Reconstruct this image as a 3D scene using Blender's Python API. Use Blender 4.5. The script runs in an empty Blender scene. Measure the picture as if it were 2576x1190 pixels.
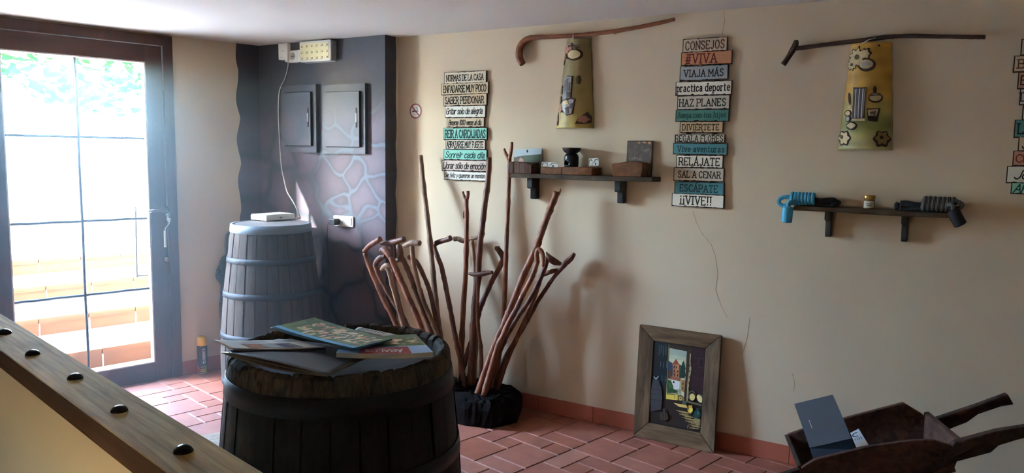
import bpy, math, random
import numpy as np
from mathutils import Vector, Matrix

random.seed(7)
scene = bpy.context.scene
COL = scene.collection

# ------------------------------------------------------------------ camera
F_PX = 1932.6
CX, CY = 1288.0, 595.0
YAW, PITCH, ROLL = math.radians(44.15), math.radians(6.115), math.radians(0.849)
CAM_H = 1.553
_f = Vector((math.cos(YAW) * math.cos(PITCH), math.sin(YAW) * math.cos(PITCH), -math.sin(PITCH)))
_r = Vector((math.sin(YAW), -math.cos(YAW), 0))
_u = _r.cross(_f)
CR = _r * math.cos(ROLL) + _u * math.sin(ROLL)
CU = _u * math.cos(ROLL) - _r * math.sin(ROLL)
CAM = Vector((0, 0, CAM_H))
cam_data = bpy.data.cameras.new('camera')
cam_data.sensor_width = 36.0
cam_data.lens = 36.0 * F_PX / 2576.0
cam_data.clip_start = 0.02
cam = bpy.data.objects.new('camera', cam_data)
COL.objects.link(cam)
cam.matrix_world = Matrix(((CR.x, CU.x, -_f.x, 0), (CR.y, CU.y, -_f.y, 0), (CR.z, CU.z, -_f.z, CAM_H), (0, 0, 0, 1)))
scene.camera = cam

# ------------------------------------------------------------------ light and exposure
scene.view_settings.view_transform = 'Standard'
scene.view_settings.look = 'None'
scene.view_settings.gamma = 1.0
scene.view_settings.use_curve_mapping = False
scene.view_settings.exposure = 4.24
scene.cycles.max_bounces = 10
scene.cycles.diffuse_bounces = 6
scene.cycles.transparent_max_bounces = 12
scene.cycles.sample_clamp_indirect = 6.0
scene.cycles.caustics_reflective = False
scene.cycles.caustics_refractive = False

SUN_DIR = Vector((0.930, -0.367, -0.628)).normalized()      # the way the sunlight travels
world = bpy.data.worlds.new('world')
scene.world = world
world.use_nodes = True
wn = world.node_tree
wn.nodes.clear()
w_out = wn.nodes.new('ShaderNodeOutputWorld')
w_bg = wn.nodes.new('ShaderNodeBackground')
w_sky = wn.nodes.new('ShaderNodeTexSky')
w_sky.sky_type = 'NISHITA'
w_sky.sun_disc = False
w_sky.sun_elevation = math.asin(-SUN_DIR.z)
w_sky.sun_rotation = math.atan2(-SUN_DIR.x, -SUN_DIR.y)
w_sky.air_density = 1.0
w_sky.dust_density = 0.6
w_sky.ozone_density = 2.5
w_bg.inputs['Strength'].default_value = 1.5
wn.links.new(w_sky.outputs[0], w_bg.inputs['Color'])
wn.links.new(w_bg.outputs[0], w_out.inputs['Surface'])

sun_data = bpy.data.lights.new('sun', 'SUN')
sun_data.energy = 2.6
sun_data.angle = math.radians(0.6)
sun_data.color = (1.0, 0.99, 0.97)
sun = bpy.data.objects.new('sun', sun_data)
COL.objects.link(sun)
sun.location = (-6, 9, 7)
sun.rotation_euler = SUN_DIR.to_track_quat('-Z', 'Y').to_euler()

# portal over the glass of the door, so that daylight is sampled well
por_data = bpy.data.lights.new('door_daylight', 'AREA')
por_data.shape = 'RECTANGLE'
por_data.size, por_data.size_y = 0.86, 2.04
por_data.cycles.is_portal = True
por = bpy.data.objects.new('door_daylight', por_data)
COL.objects.link(por)
por.location = (1.56, 5.40, 1.11)
por.rotation_euler = (math.radians(-90), 0, 0)
# and one over the added window of the stair side, out of the picture
WY0, WY1, WZ0, WZ1 = 1.30, 1.62, 0.60, 1.00
por2_data = bpy.data.lights.new('window_daylight', 'AREA')
por2_data.shape = 'RECTANGLE'
por2_data.size, por2_data.size_y = WZ1 - WZ0, WY1 - WY0
por2_data.cycles.is_portal = True
por2 = bpy.data.objects.new('window_daylight', por2_data)
COL.objects.link(por2)
por2.location = (-1.82, (WY0 + WY1) / 2, (WZ0 + WZ1) / 2)
por2.rotation_euler = (0, math.radians(-90), 0)

# ------------------------------------------------------------------ room frame
DOOR_Y = 5.24                      # plane of the wall with the door
WALL_D = 3.985                     # distance of the long wall from the camera
TH = math.radians(12.89)           # the long wall is not square to the door wall
H = 2.30
N = Vector((math.cos(TH), math.sin(TH), 0))        # into the long wall
SD = Vector((math.sin(TH), -math.cos(TH), 0))      # along it, away from the door
CORNER = Vector(((WALL_D - N.y * DOOR_Y) / N.x, DOOR_Y, 0))
WROT = math.atan2(SD.y, SD.x)
PIL = 0.13                         # depth of the painted pillar


def ray(px, py):
    return _f + CR * ((px - CX) / F_PX) - CU * ((py - CY) / F_PX)


def on_wall(px, py, off=0.0):
    """point of the picture on the plane that lies off metres in front of the long wall"""
    d = ray(px, py)
    return CAM + d * ((WALL_D - off) / d.dot(N))


def sz(px, py, off=0.0):
    p = on_wall(px, py, off)
    return (p - CORNER).dot(SD), p.z


def wpt(s, z, off=0.0):
    return CORNER + SD * s - N * off + Vector((0, 0, z))


def on_door(px, py, off=0.0):
    d = ray(px, py)
    return CAM + d * ((DOOR_Y - off) / d.y)


def on_level(px, py, z):
    d = ray(px, py)
    return CAM + d * ((z - CAM_H) / d.z)


# ------------------------------------------------------------------ colours and materials
def lin(c):
    c = c / 255.0
    return c / 12.92 if c <= 0.04045 else ((c + 0.055) / 1.055) ** 2.4


def S(r, g, b, k=1.0):
    return tuple(min(0.86, lin(v) * k) for v in (r, g, b))


MATS = {}


def _new(name):
    m = bpy.data.materials.new(name)
    m.use_nodes = True
    nt = m.node_tree
    return m, nt, nt.nodes['Principled BSDF']


def plain(name, col, rough=0.6, metal=0.0, var=0.12, scale=14.0, bump=0.0, stretch=(1, 1, 1), spec=0.4):
    """one paint or metal with a little mottling of its own"""
    if name in MATS:
        return MATS[name]
    m, nt, b = _new(name)
    tc = nt.nodes.new('ShaderNodeTexCoord')
    mp = nt.nodes.new('ShaderNodeMapping')
    mp.inputs['Scale'].default_value = stretch
    nz = nt.nodes.new('ShaderNodeTexNoise')
    nz.inputs['Scale'].default_value = scale
    nz.inputs['Detail'].default_value = 5
    rp = nt.nodes.new('ShaderNodeMix')
    rp.data_type = 'RGBA'
    rp.inputs[6].default_value = (*[v * (1 - var) for v in col], 1)
    rp.inputs[7].default_value = (*[min(0.95, v * (1 + var)) for v in col], 1)
    nt.links.new(tc.outputs['Object'], mp.inputs[0])
    nt.links.new(mp.outputs[0], nz.inputs['Vector'])
    nt.links.new(nz.outputs[0], rp.inputs[0])
    nt.links.new(rp.outputs[2], b.inputs['Base Color'])
    b.inputs['Roughness'].default_value = rough
    b.inputs['Metallic'].default_value = metal
    b.inputs['Specular IOR Level'].default_value = spec
    if bump:
        bp = nt.nodes.new('ShaderNodeBump')
        bp.inputs['Strength'].default_value = bump
        bp.inputs['Distance'].default_value = 0.004
        nt.links.new(nz.outputs[0], bp.inputs['Height'])
        nt.links.new(bp.outputs[0], b.inputs['Normal'])
    MATS[name] = m
    return m


def wood(name, dark, light, rough=0.6, stretch=(1, 1, 12), scale=6.0, bump=0.25, knots=0.0, spec=0.35):
    """wood with grain; stretch is large across the grain and small along it"""
    if name in MATS:
        return MATS[name]
    m, nt, b = _new(name)
    tc = nt.nodes.new('ShaderNodeTexCoord')
    mp = nt.nodes.new('ShaderNodeMapping')
    mp.inputs['Scale'].default_value = stretch
    n1 = nt.nodes.new('ShaderNodeTexNoise')
    n1.inputs['Scale'].default_value = scale
    n1.inputs['Detail'].default_value = 8
    n1.inputs['Roughness'].default_value = 0.65
    n1.inputs['Distortion'].default_value = 0.6
    n2 = nt.nodes.new('ShaderNodeTexNoise')
    n2.inputs['Scale'].default_value = 3.0
    n2.inputs['Detail'].default_value = 3
    cr = nt.nodes.new('ShaderNodeValToRGB')
    cr.color_ramp.elements[0].position = 0.32
    cr.color_ramp.elements[0].color = (*dark, 1)
    cr.color_ramp.elements[1].position = 0.68
    cr.color_ramp.elements[1].color = (*light, 1)
    mx = nt.nodes.new('ShaderNodeMix')
    mx.data_type = 'RGBA'
    mx.blend_type = 'MULTIPLY'
    mx.inputs[0].default_value = 0.55
    nt.links.new(tc.outputs['Object'], mp.inputs[0])
    nt.links.new(mp.outputs[0], n1.inputs['Vector'])
    nt.links.new(tc.outputs['Object'], n2.inputs['Vector'])
    nt.links.new(n1.outputs[0], cr.inputs[0])
    nt.links.new(cr.outputs[0], mx.inputs[6])
    c2 = nt.nodes.new('ShaderNodeValToRGB')
    c2.color_ramp.elements[0].position = 0.3
    c2.color_ramp.elements[0].color = (0.45, 0.42, 0.4, 1)
    c2.color_ramp.elements[1].position = 0.65
    c2.color_ramp.elements[1].color = (1, 1, 1, 1)
    nt.links.new(n2.outputs[0], c2.inputs[0])
    nt.links.new(c2.outputs[0], mx.inputs[7])
    nt.links.new(mx.outputs[2], b.inputs['Base Color'])
    b.inputs['Roughness'].default_value = rough
    b.inputs['Specular IOR Level'].default_value = spec
    bp = nt.nodes.new('ShaderNodeBump')
    bp.inputs['Strength'].default_value = bump
    bp.inputs['Distance'].default_value = 0.004
    nt.links.new(n1.outputs[0], bp.inputs['Height'])
    nt.links.new(bp.outputs[0], b.inputs['Normal'])
    MATS[name] = m
    return m


def cells(name, cols, scale, rough=0.5, stretch=(1, 1, 1)):
    """patches of several colours (printed photographs)"""
    if name in MATS:
        return MATS[name]
    m, nt, b = _new(name)
    tc = nt.nodes.new('ShaderNodeTexCoord')
    mp = nt.nodes.new('ShaderNodeMapping')
    mp.inputs['Scale'].default_value = stretch
    vo = nt.nodes.new('ShaderNodeTexVoronoi')
    vo.inputs['Scale'].default_value = scale
    cr = nt.nodes.new('ShaderNodeValToRGB')
    cr.color_ramp.interpolation = 'CONSTANT'
    while len(cr.color_ramp.elements) < len(cols):
        cr.color_ramp.elements.new(0.5)
    for i, c in enumerate(cols):
        cr.color_ramp.elements[i].position = 0.15 + 0.7 * i / len(cols) if i else 0
        cr.color_ramp.elements[i].color = (*c, 1)
    sp = nt.nodes.new('ShaderNodeSeparateColor')
    nt.links.new(tc.outputs['Object'], mp.inputs[0])
    nt.links.new(mp.outputs[0], vo.inputs['Vector'])
    nt.links.new(vo.outputs['Color'], sp.inputs[0])
    nt.links.new(sp.outputs[0], cr.inputs[0])
    nt.links.new(cr.outputs[0], b.inputs['Base Color'])
    b.inputs['Roughness'].default_value = rough
    MATS[name] = m
    return m


def painted(name, rough=0.7):
    """colour of a mural or glaze, stored per vertex"""
    if name in MATS:
        return MATS[name]
    m, nt, b = _new(name)
    at = nt.nodes.new('ShaderNodeAttribute')
    at.attribute_name = 'paint'
    nz = nt.nodes.new('ShaderNodeTexNoise')
    nz.inputs['Scale'].default_value = 60
    mx = nt.nodes.new('ShaderNodeMix')
    mx.data_type = 'RGBA'
    mx.blend_type = 'MULTIPLY'
    mx.inputs[0].default_value = 0.25
    nt.links.new(at.outputs['Color'], mx.inputs[6])
    nt.links.new(nz.outputs[0], mx.inputs[7])
    nt.links.new(mx.outputs[2], b.inputs['Base Color'])
    b.inputs['Roughness'].default_value = rough
    MATS[name] = m
    return m


def glass_mat():
    m = bpy.data.materials.new('window_glass')
    m.use_nodes = True
    nt = m.node_tree
    nt.nodes.clear()
    o = nt.nodes.new('ShaderNodeOutputMaterial')
    mx = nt.nodes.new('ShaderNodeMixShader')
    tr = nt.nodes.new('ShaderNodeBsdfTransparent')
    tr.inputs[0].default_value = (0.93, 0.96, 0.95, 1)
    gl = nt.nodes.new('ShaderNodeBsdfGlossy')
    gl.inputs['Roughness'].default_value = 0.02
    fr = nt.nodes.new('ShaderNodeFresnel')
    fr.inputs[0].default_value = 1.3
    ge = nt.nodes.new('ShaderNodeNewGeometry')
    sb = nt.nodes.new('ShaderNodeMath')
    sb.operation = 'SUBTRACT'
    sb.inputs[0].default_value = 1.0
    ml = nt.nodes.new('ShaderNodeMath')
    ml.operation = 'MULTIPLY'
    nt.links.new(ge.outputs['Backfacing'], sb.inputs[1])
    nt.links.new(fr.outputs[0], ml.inputs[0])
    nt.links.new(sb.outputs[0], ml.inputs[1])
    nt.links.new(ml.outputs[0], mx.inputs[0])
    nt.links.new(tr.outputs[0], mx.inputs[1])
    nt.links.new(gl.outputs[0], mx.inputs[2])
    nt.links.new(mx.outputs[0], o.inputs[0])
    return m


def emit_mat(name, col, strength):
    m = bpy.data.materials.new(name)
    m.use_nodes = True
    b = m.node_tree.nodes['Principled BSDF']
    b.inputs['Base Color'].default_value = (*col, 1)
    b.inputs['Emission Color'].default_value = (*col, 1)
    b.inputs['Emission Strength'].default_value = strength
    return m


# ------------------------------------------------------------------ mesh building
def spline(pts, n=6):
    """smooth path through points (tuples of any size)"""
    P = [np.array(p, float) for p in pts]
    if len(P) < 3:
        return [tuple(p) for p in P]
    P = [2 * P[0] - P[1]] + P + [2 * P[-1] - P[-2]]
    out = []
    for i in range(1, len(P) - 2):
        a, b, c, d = P[i - 1:i + 3]
        for k in range(n):
            t = k / n
            out.append(tuple(0.5 * (2 * b + (c - a) * t + (2 * a - 5 * b + 4 * c - d) * t * t + (3 * b - a - 3 * c + d) * t ** 3)))
    out.append(tuple(P[-2]))
    return out


class MB:
    def __init__(self):
        self.v, self.f, self.m, self.s, self.c = [], [], [], [], {}

    def add(self, verts, faces, mat=0, smooth=False):
        o = len(self.v)
        self.v += [tuple(p) for p in verts]
        self.f += [tuple(i + o for i in f) for f in faces]
        self.m += [mat] * len(faces)
        self.s += [smooth] * len(faces)
        return o

    def box(self, x0, x1, y0, y1, z0, z1, mat=0, M=None):
        v = [Vector(p) for p in ((x0, y0, z0), (x1, y0, z0), (x1, y1, z0), (x0, y1, z0), (x0, y0, z1), (x1, y0, z1), (x1, y1, z1), (x0, y1, z1))]
        if M is not None:
            v = [M @ p for p in v]
        self.add(v, [(0, 3, 2, 1), (4, 5, 6, 7), (0, 1, 5, 4), (1, 2, 6, 5), (2, 3, 7, 6), (3, 0, 4, 7)], mat)
        return self

    def hexa(self, bottom, top, mat=0):
        n = len(bottom)
        f = [tuple(range(n - 1, -1, -1)), tuple(range(n, 2 * n))]
        f += [(i, (i + 1) % n, n + (i + 1) % n, n + i) for i in range(n)]
        self.add(list(bottom) + list(top), f, mat)
        return self

    def prism(self, poly, y0, y1, mat=0, M=None):
        """polygon in x,z pulled from y0 to y1"""
        a = [Vector((x, y0, z)) for x, z in poly]
        b = [Vector((x, y1, z)) for x, z in poly]
        if M is not None:
            a = [M @ p for p in a]
            b = [M @ p for p in b]
        return self.hexa(b, a, mat)

    def tube(self, pts, rad, sides=10, mat=0, caps=True, rough=0.0, flat=1.0):
        P = [Vector(p) for p in pts]
        n = len(P)
        if not hasattr(rad, '__len__'):
            rad = [rad] * n
        t = (P[1] - P[0]).normalized()
        u = t.orthogonal().normalized()
        v = []
        for i in range(n):
            t = (P[min(i + 1, n - 1)] - P[max(i - 1, 0)]).normalized()
            u = (u - t * u.dot(t)).normalized()
            w = t.cross(u)
            for k in range(sides):
                a = 2 * math.pi * k / sides
                r = rad[i] * (1 + rough * (random.random() - 0.5) * 2)
                v.append(P[i] + u * (math.cos(a) * r) + w * (math.sin(a) * r * flat))
        f = []
        for i in range(n - 1):
            for k in range(sides):
                f.append((i * sides + k, i * sides + (k + 1) % sides, (i + 1) * sides + (k + 1) % sides, (i + 1) * sides + k))
        o = self.add(v, f, mat, True)
        if caps:
            self.add([], [])
            self.f += [tuple(o + k for k in range(sides - 1, -1, -1)), tuple(o + (n - 1) * sides + k for k in range(sides))]
            self.m += [mat, mat]
            self.s += [False, False]
        return self

    def lathe(self, prof, seg=48, mat=0, c=(0, 0, 0), closed=False, a0=0.0, smooth=True, jit=None):
        v = []
        for j, (r, z) in enumerate(prof):
            for k in range(seg):
                a = a0 + 2 * math.pi * k / seg
                rr, zz = (r, z) if jit is None else jit(j, k, a, r, z)
                v.append((c[0] + rr * math.cos(a), c[1] + rr * math.sin(a), c[2] + zz))
        f = []
        n = len(prof)
        for j in range(n if closed else n - 1):
            for k in range(seg):
                j2 = (j + 1) % n
                f.append((j * seg + k, j * seg + (k + 1) % seg, j2 * seg + (k + 1) % seg, j2 * seg + k))
        self.add(v, f, mat, smooth)
        return self

    def disc(self, c, r, seg=32, mat=0, up=True, n=None, ry=None):
        ry = ry or r
        v = [(c[0] + r * math.cos(2 * math.pi * k / seg), c[1] + ry * math.sin(2 * math.pi * k / seg), c[2]) for k in range(seg)]
        self.add(v, [tuple(range(seg)) if up else tuple(range(seg - 1, -1, -1))], mat)
        return self

    def flat(self, poly, y, mat=0):
        """face in x,z that looks towards -y"""
        ar = sum(poly[i][0] * poly[(i + 1) % len(poly)][1] - poly[(i + 1) % len(poly)][0] * poly[i][1] for i in range(len(poly)))
        if ar < 0:
            poly = poly[::-1]
        self.add([(x, y, z) for x, z in poly], [tuple(range(len(poly)))], mat)
        return self

    def build(self, name, mats, parent=None, loc=(0, 0, 0), rotz=0.0, bevel=0.0, seg=2, rot=None, **tags):
        me = bpy.data.meshes.new(name)
        me.from_pydata(self.v, [], self.f)
        me.polygons.foreach_set('material_index', self.m)
        me.polygons.foreach_set('use_smooth', self.s)
        for m in (mats if isinstance(mats, (list, tuple)) else [mats]):
            me.materials.append(m)
        me.update()
        o = bpy.data.objects.new(name, me)
        COL.objects.link(o)
        o.location = loc
        o.rotation_euler = rot if rot is not None else (0, 0, rotz)
        if parent:
            o.parent = parent
        if bevel:
            md = o.modifiers.new('edge', 'BEVEL')
            md.width = bevel
            md.segments = seg
            md.limit_method = 'ANGLE'
            md.angle_limit = math.radians(40)
        tag(o, **tags)
        return o


def tag(o, label=None, cat=None, group=None, kind=None):
    if label:
        o['label'] = label
    if cat:
        o['category'] = cat
    if group:
        o['group'] = group
    if kind:
        o['kind'] = kind
    return o


def thing(name, label, cat, loc=(0, 0, 0), rotz=0.0, group=None):
    o = bpy.data.objects.new(name, None)
    o.empty_display_size = 0.05
    COL.objects.link(o)
    o.location = loc
    o.rotation_euler = (0, 0, rotz)
    return tag(o, label, cat, group)


def paint_verts(o, colours):
    a = o.data.color_attributes.new('paint', 'FLOAT_COLOR', 'POINT')
    a.data.foreach_set('color', np.concatenate([np.asarray(colours, float), np.ones((len(colours), 1))], 1).ravel())


# ------------------------------------------------------------------ lettering (drawn stroke by stroke)
GL = {
 'A': (7.6, "0,0 3.8,10 7.6,0;1.4,3.6 6.2,3.6"), 'B': (6.6, "0,0 0,10;~0,10 3.6,10 5.8,9.3 5.8,6.3 3.6,5.3 0,5.3;~0,5.3 4,5.3 6.6,4.2 6.6,1.1 4,0 0,0"),
 'C': (6.8, "~6.8,7.8 5.4,9.7 3.4,10 .9,8.3 0,5 .9,1.7 3.4,0 5.4,.3 6.8,2.2"), 'D': (7, "0,0 0,10;~0,10 3,10 6,8.4 7,5 6,1.6 3,0 0,0"),
 'E': (6, "6,8.6 6,10 0,10 0,0 6,0 6,1.4;0,5.2 4.4,5.2"), 'F': (5.8, "5.8,8.6 5.8,10 0,10 0,0;0,5.2 4.2,5.2"),
 'G': (7, "~6.6,7.8 5.2,9.7 3.4,10 .9,8.3 0,5 .9,1.7 3.4,0 5.4,.4 7,2.2;7,2.2 7,4.6 4.2,4.6"), 'H': (7, "0,0 0,10;7,0 7,10;0,5.2 7,5.2"),
 'I': (2, "1,0 1,10"), 'J': (5, "~4.6,10 4.6,5 4.5,2.2 3.4,.3 1.6,0 0,1.6"), 'L': (5.8, "0,10 0,0 5.8,0 5.8,1.6"),
 'M': (8.6, "0,0 0,10 4.3,3 8.6,10 8.6,0"), 'N': (7.2, "0,0 0,10 7.2,0 7.2,10"), 'O': (7.4, "~3.7,10 1,8.4 0,5 1,1.6 3.7,0 6.4,1.6 7.4,5 6.4,8.4 3.7,10"),
 'P': (6.4, "0,0 0,10;~0,10 3.8,10 6.2,9.1 6.2,5.7 3.8,4.7 0,4.7"), 'R': (7, "0,0 0,10;~0,10 3.8,10 6.2,9.1 6.2,5.9 3.8,5 0,5;3.4,5 7,0"),
 'S': (6, "~5.8,8 4.6,9.7 2.8,10 .7,9 .4,7 2,5.6 4,4.7 5.8,3.2 5.4,1 3.2,0 1.2,.3 0,2.2"), 'T': (7, "0,8.6 0,10 7,10 7,8.6;3.5,10 3.5,0"),
 'U': (7, "~0,10 0,5 .3,1.8 1.8,.2 3.5,0 5.2,.2 6.7,1.8 7,5 7,10"), 'V': (7.4, "0,10 3.7,0 7.4,10"), 'X': (7, "0,0 7,10;0,10 7,0"),
 'Y': (7.2, "0,10 3.6,4.6 7.2,10;3.6,4.6 3.6,0"), 'Z': (6.4, "0,8.6 0,10 6.4,10 0,0 6.4,0 6.4,1.4"), '#': (7, "1.6,0 3.2,10;4.4,0 6,10;.4,6.6 7,6.6;0,3.4 6.6,3.4"),
 '1': (3.4, ".4,8 2,10 2,0"), '0': (5.6, "~2.8,10 .8,8.4 0,5 .8,1.6 2.8,0 4.8,1.6 5.6,5 4.8,8.4 2.8,10"), '!': (1.6, ".8,10 .8,3;.8,1.1 .8,.2"), '¡': (1.6, ".8,7 .8,0;.8,9.8 .8,8.9"),
 'a': (5, "~.4,5.4 1.6,6.5 3.4,6.4 4.2,5 4.2,2 4.4,.4 5,.1;~4.2,3.8 1.4,3.4 0,1.8 1,.1 2.6,.2 4.2,1.6"), 'b': (5, "0,10 0,0;~0,4.6 1.2,6.3 3,6.5 4.8,5.2 4.8,1.4 3,0 1.2,.2 0,1.9"),
 'c': (4.6, "~4.6,5.2 3.2,6.5 1.6,6.3 0,4.6 0,2 1.4,.1 3.2,0 4.6,1.2"), 'd': (5, "4.8,10 4.8,0;~4.8,4.6 3.6,6.3 1.8,6.5 0,5.2 0,1.4 1.8,0 3.6,.2 4.8,1.9"),
 'e': (4.8, "~0,3.4 4.8,3.6 4.4,5.4 2.6,6.6 .6,5.6 0,3.3 .6,1 2.6,0 4.6,1.2"), 'f': (3.6, "~3.6,9.4 2.4,10 1.4,9 1.3,6 1.2,0;0,6.3 3,6.3"),
 'g': (5, "~4.8,4.6 3.4,6.5 1.6,6.4 0,4.8 0,2.4 1.4,.8 3.4,.9 4.8,2.4;~4.8,6.4 4.8,1 4.6,-2 2.8,-3 .6,-2.2"), 'h': (5, "0,10 0,0;~0,4.4 1.4,6.2 3.2,6.5 4.6,5.2 4.7,0"),
 'i': (1.6, ".8,6.5 .8,0;.8,9 .8,8.2"), 'j': (2.4, "~1.8,6.5 1.8,1 1.6,-2 .8,-2.9 -.4,-2.6;1.8,9 1.8,8.2"), 'l': (1.6, ".8,10 .8,0"),
 'm': (7.6, "0,6.5 0,0;~0,4.6 1.2,6.3 2.6,6.4 3.7,5 3.7,0;~3.7,4.6 5,6.3 6.4,6.4 7.5,5 7.5,0"), 'n': (5, "0,6.5 0,0;~0,4.4 1.4,6.2 3.2,6.5 4.6,5.2 4.7,0"),
 'o': (5, "~2.5,6.6 .6,5.4 0,3.3 .6,1.2 2.5,0 4.4,1.2 5,3.3 4.4,5.4 2.5,6.6"), 'p': (5, "0,6.5 0,-3;~0,4.6 1.2,6.3 3,6.5 4.8,5.2 4.8,1.4 3,0 1.2,.2 0,1.9"),
 'q': (5, "4.8,6.5 4.8,-3;~4.8,4.6 3.6,6.3 1.8,6.5 0,5.2 0,1.4 1.8,0 3.6,.2 4.8,1.9"), 'r': (3.4, "0,6.5 0,0;~0,4 1,6 2.4,6.6 3.4,6"),
 's': (4.2, "~4,5.4 2.8,6.6 1.2,6.4 .3,5.2 1,3.9 3,3.1 4.1,1.9 3.4,.3 1.8,0 0,1.2"), 't': (3.4, "~1.3,9 1.3,3 1.5,.6 2.4,0 3.4,.5;0,6.4 3.2,6.4"),
 'u': (5, "~0,6.5 .1,2 1.2,.2 2.8,.1 4.6,2;4.7,6.5 4.7,0"), 'v': (5, "0,6.5 2.5,0 5,6.5"), 'y': (5, "0,6.5 2.6,.6;5,6.5 1.6,-3"), 'z': (4.6, "0,6.4 4.6,6.4 0,0 4.6,0"),
}
ACC = {'Á': 'A', 'É': 'E', 'á': 'a', 'í': 'i', 'ó': 'o', 'é': 'e'}


def letter_strokes(text, style):
    x = 0.0
    out = []
    gap = {'slab': 3.3, 'cond': 2.5, 'script': 1.3, 'hand': 1.7}[style]
    for ch in text:
        if ch == ' ':
            x += 4.2
            continue
        base = ACC.get(ch, ch)
        w, d = GL[base]
        strokes = []
        for st in d.split(';'):
            sm = st.startswith('~')
            p = [tuple(float(q) for q in t.split(',')) for t in st.lstrip('~').split()]
            strokes.append((spline(p, 4) if sm else p, sm))
        if ch == 'í':
            strokes = strokes[:1]
        if ch in ACC:
            top = 10.7 if ch.isupper() else 7.6
            strokes.append(([(w / 2 - .3, top), (w / 2 + 1.1, top + 1.7)], True))
        if style in ('slab', 'cond'):
            extra = []
            for p, _ in strokes:
                for a, b in ((p[0], p[1]), (p[-1], p[-2])):
                    if (abs(a[1]) < .3 or abs(a[1] - 10) < .3 or abs(a[1] - 6.5) < .2 or abs(a[1] + 3) < .2) and abs(b[0] - a[0]) < abs(b[1] - a[1]) * .8 and abs(b[1] - a[1]) > 1.7:
                        k = 1.7 if style == 'slab' else 1.1
                        extra.append(([(a[0] - k, a[1]), (a[0] + k, a[1])], False))
            strokes += extra
        sl = 0.28 if style == 'script' else 0.0
        for p, _ in strokes:
            out.append([(x + q[0] + sl * q[1], q[1]) for q in p])
        x += w + gap
    return out, x - gap


def write(mb, text, x0, x1, zb, cap, y, mat, style='slab', weight=0.12, slope=0.0, vw=1.0):
    """letters between x0 and x1, baseline zb, cap height cap; flat paint that looks to -y"""
    st, w = letter_strokes(text, style)
    kx, kz = (x1 - x0) / w, cap / 10.0
    hw = cap * weight / 2
    for p in st:
        q = [(x0 + a * kx, zb + b * kz + slope * (x0 + a * kx)) for a, b in p]
        for a, b in zip(q, q[1:]):
            d = Vector((b[0] - a[0], b[1] - a[1]))
            if d.length < 1e-6:
                continue
            d.normalize()
            e = d * (hw * 0.7)
            # upright strokes are vw times as heavy as level ones
            k = hw * (abs(d.y) * vw + (1 - abs(d.y)))
            nrm = Vector((-d.y, d.x)) * k
            A, B = Vector(a) - e, Vector(b) + e
            mb.add([(A.x - nrm.x, y, A.y - nrm.y), (B.x - nrm.x, y, B.y - nrm.y), (B.x + nrm.x, y, B.y + nrm.y), (A.x + nrm.x, y, A.y + nrm.y)], [(0, 1, 2, 3)], mat)

# ================================================================== THE SETTING
plaster = plain('cream_plaster', S(235, 214, 183, 0.82), 0.9, var=0.04, scale=3.0, bump=0.0, spec=0.15)
crack_paint = plain('plaster_crack', S(150, 130, 100), 0.9)
ceiling_paint = plain('ceiling_paint', S(226, 220, 212, .9), 0.9, var=0.03, scale=2.0, spec=0.15)
terracotta = plain('terracotta_skirting', S(176, 96, 72), 0.6, var=0.22, scale=9.0, bump=0.1)

# floor: a modular pattern of large, oblong and small terracotta tiles
def floor_mat():
    m, nt, b = _new('terracotta_floor')
    ge = nt.nodes.new('ShaderNodeNewGeometry')
    cr = nt.nodes.new('ShaderNodeValToRGB')
    for i, (p, c) in enumerate(((0.0, S(150, 88, 70)), (0.4, S(162, 100, 80)), (0.7, S(154, 90, 68)), (1.0, S(170, 112, 92)))):
        if i > 1:
            cr.color_ramp.elements.new(p)
        cr.color_ramp.elements[i if i < 2 else i].position = p
        cr.color_ramp.elements[i].color = (*c, 1)
    nt.links.new(ge.outputs['Random Per Island'], cr.inputs[0])
    tc = nt.nodes.new('ShaderNodeTexCoord')
    nz = nt.nodes.new('ShaderNodeTexNoise')
    nz.inputs['Scale'].default_value = 11
    nz.inputs['Detail'].default_value = 6
    mx = nt.nodes.new('ShaderNodeMix')
    mx.data_type = 'RGBA'
    mx.blend_type = 'OVERLAY'
    mx.inputs[0].default_value = 0.35
    nt.links.new(tc.outputs['Object'], nz.inputs['Vector'])
    nt.links.new(cr.outputs[0], mx.inputs[6])
    nt.links.new(nz.outputs[0], mx.inputs[7])
    nt.links.new(mx.outputs[2], b.inputs['Base Color'])
    b.inputs['Roughness'].default_value = 0.62
    b.inputs['Specular IOR Level'].default_value = 0.3
    bp = nt.nodes.new('ShaderNodeBump')
    bp.inputs['Strength'].default_value = 0.15
    bp.inputs['Distance'].default_value = 0.003
    nt.links.new(nz.outputs[0], bp.inputs['Height'])
    nt.links.new(bp.outputs[0], b.inputs['Normal'])
    return m


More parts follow.
